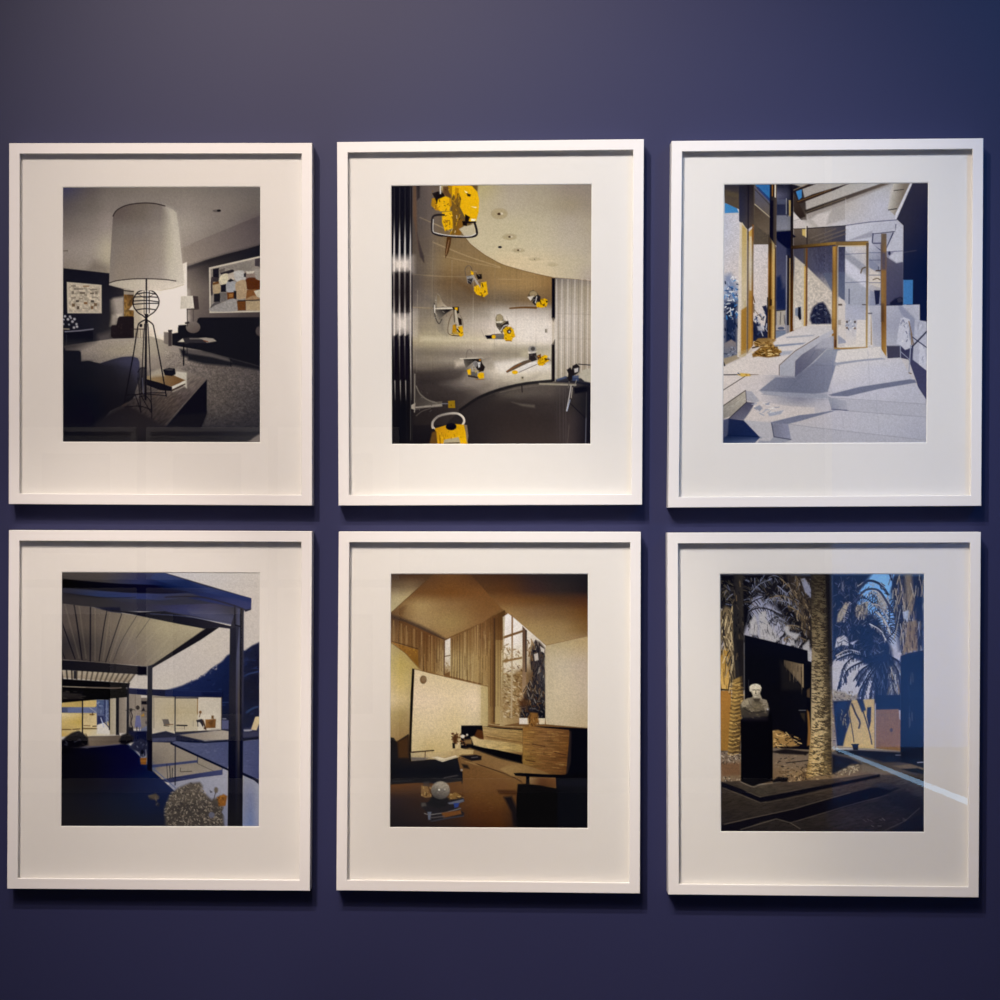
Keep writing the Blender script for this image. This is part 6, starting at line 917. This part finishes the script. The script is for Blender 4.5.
def print_mat():
    m = bpy.data.materials.new('photographic_paper'); m.use_nodes = True
    nt = m.node_tree; b = nt.nodes['Principled BSDF']
    a = nt.nodes.new('ShaderNodeVertexColor'); a.layer_name = 'pigment'
    nt.links.new(a.outputs['Color'], b.inputs['Base Color'])
    b.inputs['Roughness'].default_value = .5; b.inputs['Specular IOR Level'].default_value = 0
    return m
M_PRINT = print_mat()

# ---- mesh helpers
def obj(name, verts, faces, mats, parent=None, smooth=False, idx=None):
    me = bpy.data.meshes.new(name)
    o = bpy.data.objects.new(name, me); COL.objects.link(o)
    off = Vector((0, 0, 0))
    if parent:
        o.parent = parent; off = parent.location
    me.from_pydata([tuple(Vector(v) - off) for v in verts], [], faces)
    for m in (mats if isinstance(mats, (list, tuple)) else [mats]): me.materials.append(m)
    if idx: me.polygons.foreach_set('material_index', idx)
    me.update()
    bm = bmesh.new(); bm.from_mesh(me); bmesh.ops.recalc_face_normals(bm, faces=bm.faces); bm.to_mesh(me); bm.free()
    return o

def box(name, x0, y0, z0, x1, y1, z1, m, kind='structure'):
    v = [(x, y, z) for x in (x0, x1) for y in (y0, y1) for z in (z0, z1)]
    f = [(0, 1, 3, 2), (4, 6, 7, 5), (0, 4, 5, 1), (2, 3, 7, 6), (0, 2, 6, 4), (1, 5, 7, 3)]
    o = obj(name, v, f, m)
    if kind: o['kind'] = kind
    return o

def inset(q, t):
    """quad (x, z corners, in order) moved inward by t along every edge"""
    out = []
    n = len(q); c = sum((Vector(p) for p in q), Vector((0, 0))) / n
    L = []
    for i in range(n):
        a, b = Vector(q[i]), Vector(q[(i + 1) % n])
        d = (b - a).normalized(); nr = Vector((-d.y, d.x))
        if nr.dot(c - a) < 0: nr = -nr
        L.append((a + nr * t, d))
    for i in range(n):
        p, d = L[i - 1]; r, e = L[i]
        s = ((r - p).x * e.y - (r - p).y * e.x) / (d.x * e.y - d.y * e.x)
        out.append(p + d * s)
    return out

def rings(profile):
    """closed mesh from quads nested along a profile: list of (corners in x,z; distance from the wall)"""
    v = [(p.x if hasattr(p, 'x') else p[0], -d, p.y if hasattr(p, 'y') else p[1]) for q, d in profile for p in q]
    n = len(profile); f = []
    for k in range(n):
        for i in range(4):
            j = (i + 1) % 4; a, b = 4 * k, 4 * ((k + 1) % n)
            f.append((a + i, a + j, b + j, b + i))
    return v, f

def slab(q0, d0, q1, d1):
    v = [(p[0], -d0, p[1]) for p in q0] + [(p[0], -d1, p[1]) for p in q1]
    return v, [(0, 1, 2, 3), (7, 6, 5, 4)] + [(i, (i + 1) % 4, 4 + (i + 1) % 4, 4 + i) for i in range(4)]

def lin_of(s):
    s = np.clip(s, 0, 255) / 255
    return np.where(s <= .04045, s / 12.92, ((s + .055) / 1.055) ** 2.4)

FRONT, MATD, PRD, WID = .036, .0228, .0213, .0212     # frame front, mat face, print face (distances from the wall), moulding width

def framed(label, outer, pic, drawing, gain, veil):
    oq = [(v.x, v.z) for v in (at(x, y, FRONT) for x, y in outer)]
    cx = sum(p[0] for p in oq) / 4; zb = min(p[1] for p in oq)
    e = bpy.data.objects.new('framed_photograph', None); COL.objects.link(e)
    e.location = (cx, 0, zb); e.empty_display_size = .1
    e['label'] = label; e['category'] = 'framed photograph'; e['group'] = 'white framed photographs on the navy wall'
    q = lambda t: [Vector(p) for p in oq] if t == 0 else inset(oq, t)
    c = .0009
    v, f = rings([(q(.004), .0015), (q(0), .003), (q(0), FRONT - c), (q(c), FRONT), (q(WID - c), FRONT), (q(WID), FRONT - c), (q(WID), .0325), (q(WID - .005), .0325), (q(WID - .005), .0055), (q(WID - .002), .0015)])
    obj('frame', v, f, M_FRAME, e)
    gq = q(WID - .0045)
    v, f = slab(gq, .0302, gq, .0320); obj('glass_pane', v, f, M_GLASS, e)
    pq = [(p.x, p.z) for p in (at(x, y, PRD) for x, y in pic)]
    mo = q(WID - .0045); w0 = inset(pq, -.0015); w1 = inset(pq, .0002)
    v, f = rings([(mo, MATD - .0009), (mo, MATD), (w0, MATD), (w1, MATD - .0011), ]); k = len(f)
    o = obj('mat_board', v, f, [M_MAT, M_CORE], e, idx=[0] * 8 + [1] * 4 + [0] * 4)
    v, f = slab(mo, .0030, mo, .0200); obj('backing_board', v, f, M_BACK, e)
    # print: a sheet of paper with its picture held per vertex
    d = drawing(); nx, ny = d.nx, d.ny
    alb = np.clip((lin_of(d.I) - np.array(veil)) / np.array(gain), .0015, .95)
    u = np.linspace(0, 1, nx)[None, :, None]; w = np.linspace(0, 1, ny)[:, None, None]
    a, b, c_, d_ = [np.array(p) for p in pq]
    G = (a * (1 - u) + b * u) * (1 - w) + (d_ * (1 - u) + c_ * u) * w
    co = np.zeros((ny, nx, 3), np.float32); co[..., 0] = G[..., 0] - cx; co[..., 1] = -PRD; co[..., 2] = G[..., 1] - zb
    me = bpy.data.meshes.new('photo_print')
    N = nx * ny; me.vertices.add(N); me.vertices.foreach_set('co', co.ravel())
    k = (np.arange(ny - 1)[:, None] * nx + np.arange(nx - 1)[None]).ravel()
    fc = np.stack([k, k + nx, k + nx + 1, k + 1], 1).astype(np.int32)
    me.loops.add(fc.size); me.loops.foreach_set('vertex_index', fc.ravel())
    me.polygons.add(len(fc)); me.polygons.foreach_set('loop_start', np.arange(0, fc.size, 4, dtype=np.int32))
    at_ = me.color_attributes.new('pigment', 'FLOAT_COLOR', 'POINT')
    rgba = np.ones((N, 4), np.float32); rgba[:, :3] = alb.reshape(-1, 3); at_.data.foreach_set('color', rgba.ravel())
    me.update(calc_edges=True); me.validate()
    me.materials.append(M_PRINT)
    o = bpy.data.objects.new('photo_print', me); COL.objects.link(o); o.parent = e
    return e

# ---- the room
box('wall_front', -4.2, 0, 0, RIGHT, .15, 4.7, M_WALL)
box('floor', -4.2, -6.6, -.1, RIGHT, .15, 0, M_FLOOR)
box('ceiling', -4.2, -6.6, 4.7, RIGHT, .15, 4.8, M_CEIL)
box('wall_left', -4.35, -6.6, 0, -4.2, .15, 4.7, M_SIDE)
box('wall_right', RIGHT, -6.6, 0, RIGHT + .15, .15, 4.7, M_SIDE)
BACK = -4.8
box('wall_back', -4.2, BACK - .15, 0, JAMB, BACK, 4.7, M_SIDE)
box('trim_1', JAMB, BACK - .15, 0, JAMB + .035, BACK + .01, 4.7, M_TRIM)            # jamb of the wide opening into the next gallery
box('trim_20', JAMB, BACK - .15, 3.4, RIGHT, BACK, 4.7, M_SIDE)                          # unseen lintel above the opening, added to hold back blue spill
box('baseboard_back', -4.2, BACK, 0, JAMB, BACK + .015, .07, M_TRIM)
box('wall_far', JAMB - .3, FAR - .15, 0, RIGHT, FAR, 4.7, M_FAR)
v = [(1.925, FAR, .0005), (1.955, FAR, .0005), (2.33, -4.3, .0005), (2.25, -4.3, .0005)]
v += [(x, y, .004) for x, y, z in v]
o = obj('trim_2', v, [(0, 1, 2, 3), (7, 6, 5, 4)] + [(i, (i + 1) % 4, 4 + (i + 1) % 4, 4 + i) for i in range(4)], emit('floor_streak_glow', STRIP_RGB, STRIP)); o['kind'] = 'structure'  # glowing sheet added for the streak of light on the next room's floor
# framed pictures of the opposite wall, built as plain panels to mirror in the glass
n = 3
for x0 in (-2.398, -1.748, -1.098):
    for z0, z1 in ((1.057, 1.810), (.262, 1.015)):
        q = [(x0, z0), (x0 + .598, z0), (x0 + .598, z1), (x0, z1)]
        i1, i2 = inset(q, .022), inset(q, .13)
        rg = lambda q, d: [(p[0], BACK + d, p[1]) for p in q]
        v = rg(q, 0) + rg(q, .036) + rg(i1, .036) + rg(i1, .02) + rg(i2, .02)
        f = [(4 * k + i, 4 * k + (i + 1) % 4, 4 * k + 4 + (i + 1) % 4, 4 * k + 4 + i) for k in range(4) for i in range(4)] + [(16, 17, 18, 19), (3, 2, 1, 0)]
        o = obj('trim_%d' % n, v, f, [M_TRIM, M_SIDE], idx=[0] * 16 + [1, 0]); o['kind'] = 'structure'; n += 1

# ---- the six pictures
PICS = [
    ('white framed dark photograph of a table lamp with a tall shade in a living room', [(9.0, 143.1), (312.2, 142.9), (312.1, 505.7), (8.6, 504.2)], [(63, 187.5), (260.3, 187), (260, 442.2), (63, 441.8)], print_a, GAIN['a'], VEIL['a']),
    ('white framed photograph of yellow machines and horns on a curved steel wall', [(337.0, 142.0), (644.0, 139.1), (642.1, 504.9), (338.5, 505.7)], [(391.3, 185.9), (591.6, 184.4), (590.5, 443.8), (392, 444)], print_b, GAIN['b'], VEIL['b']),
    ('white framed photograph of a sunlit white room with golden window frames and steps', [(671.7, 140.9), (983.5, 138.2), (981.4, 506.0), (668.2, 507.7)], [(724.2, 184.6), (928, 183), (926.2, 442.5), (722.9, 443.2)], print_c, GAIN['c'], VEIL['c']),
    ('white framed photograph of a flat-roofed glass house by a pool at dusk', [(8.8, 530.2), (312.1, 531.4), (309.9, 891.0), (7.0, 888.9)], [(62, 572.3), (259.9, 573), (259, 826.3), (61.3, 826)], print_d, GAIN['d'], VEIL['d']),
    ('white framed brown-toned photograph of a living room with a slanted ceiling and tall curtains', [(338.7, 531.7), (640.9, 532.0), (640.0, 893.7), (336.3, 890.6)], [(391, 574), (588, 574), (587.6, 828), (390, 827)], print_e, GAIN['e'], VEIL['e']),
    ('white framed photograph of palm trees around a stone bust on a black pedestal', [(667.4, 532.9), (981.0, 532.0), (978.8, 897.6), (668.4, 894.7)], [(720.1, 574), (924, 574), (923.9, 831.8), (721, 831.2)], print_f, GAIN['f'], VEIL['f']),
]
for p in PICS: framed(*p)

# ---- light
def spot(name, loc, aim, power, rgb, size, blend, radius):
    d = bpy.data.lights.new(name, 'SPOT'); d.energy = power; d.color = rgb; d.spot_size = math.radians(size); d.spot_blend = blend; d.shadow_soft_size = radius
    o = bpy.data.objects.new(name, d); COL.objects.link(o); o.location = loc
    o.rotation_euler = (Vector(aim) - Vector(loc)).to_track_quat('-Z', 'Y').to_euler()
    return o

def area(name, loc, aim, power, rgb, sx, sy, spread=180):
    d = bpy.data.lights.new(name, 'AREA'); d.energy = power; d.color = rgb; d.shape = 'RECTANGLE'; d.size = sx; d.size_y = sy; d.spread = math.radians(spread)
    o = bpy.data.objects.new(name, d); COL.objects.link(o); o.location = loc
    o.rotation_euler = (Vector(aim) - Vector(loc)).to_track_quat('-Z', 'Y').to_euler()
    return o
LIGHTS()

w = bpy.data.worlds.new('dim_surround'); sc.world = w; w.use_nodes = True
w.node_tree.nodes['Background'].inputs[0].default_value = (.02, .03, .06, 1); w.node_tree.nodes['Background'].inputs[1].default_value = .2

# ---- camera
cd = bpy.data.cameras.new('camera'); cam = bpy.data.objects.new('camera', cd); COL.objects.link(cam)
cam.location = (0, -DIST, EYE); cam.rotation_euler = (math.radians(90), 0, 0)
cd.sensor_fit = 'HORIZONTAL'; cd.sensor_width = 36; cd.lens = 36 * FPX / 1000; cd.clip_start = .05; cd.clip_end = 60
sc.camera = cam
sc.cycles.use_denoising = True
sc.cycles.denoising_prefilter = 'ACCURATE'
sc.view_settings.view_transform = 'Standard'; sc.view_settings.look = 'None'; sc.view_settings.gamma = 1; sc.view_settings.exposure = 0
sc.view_settings.use_curve_mapping = False
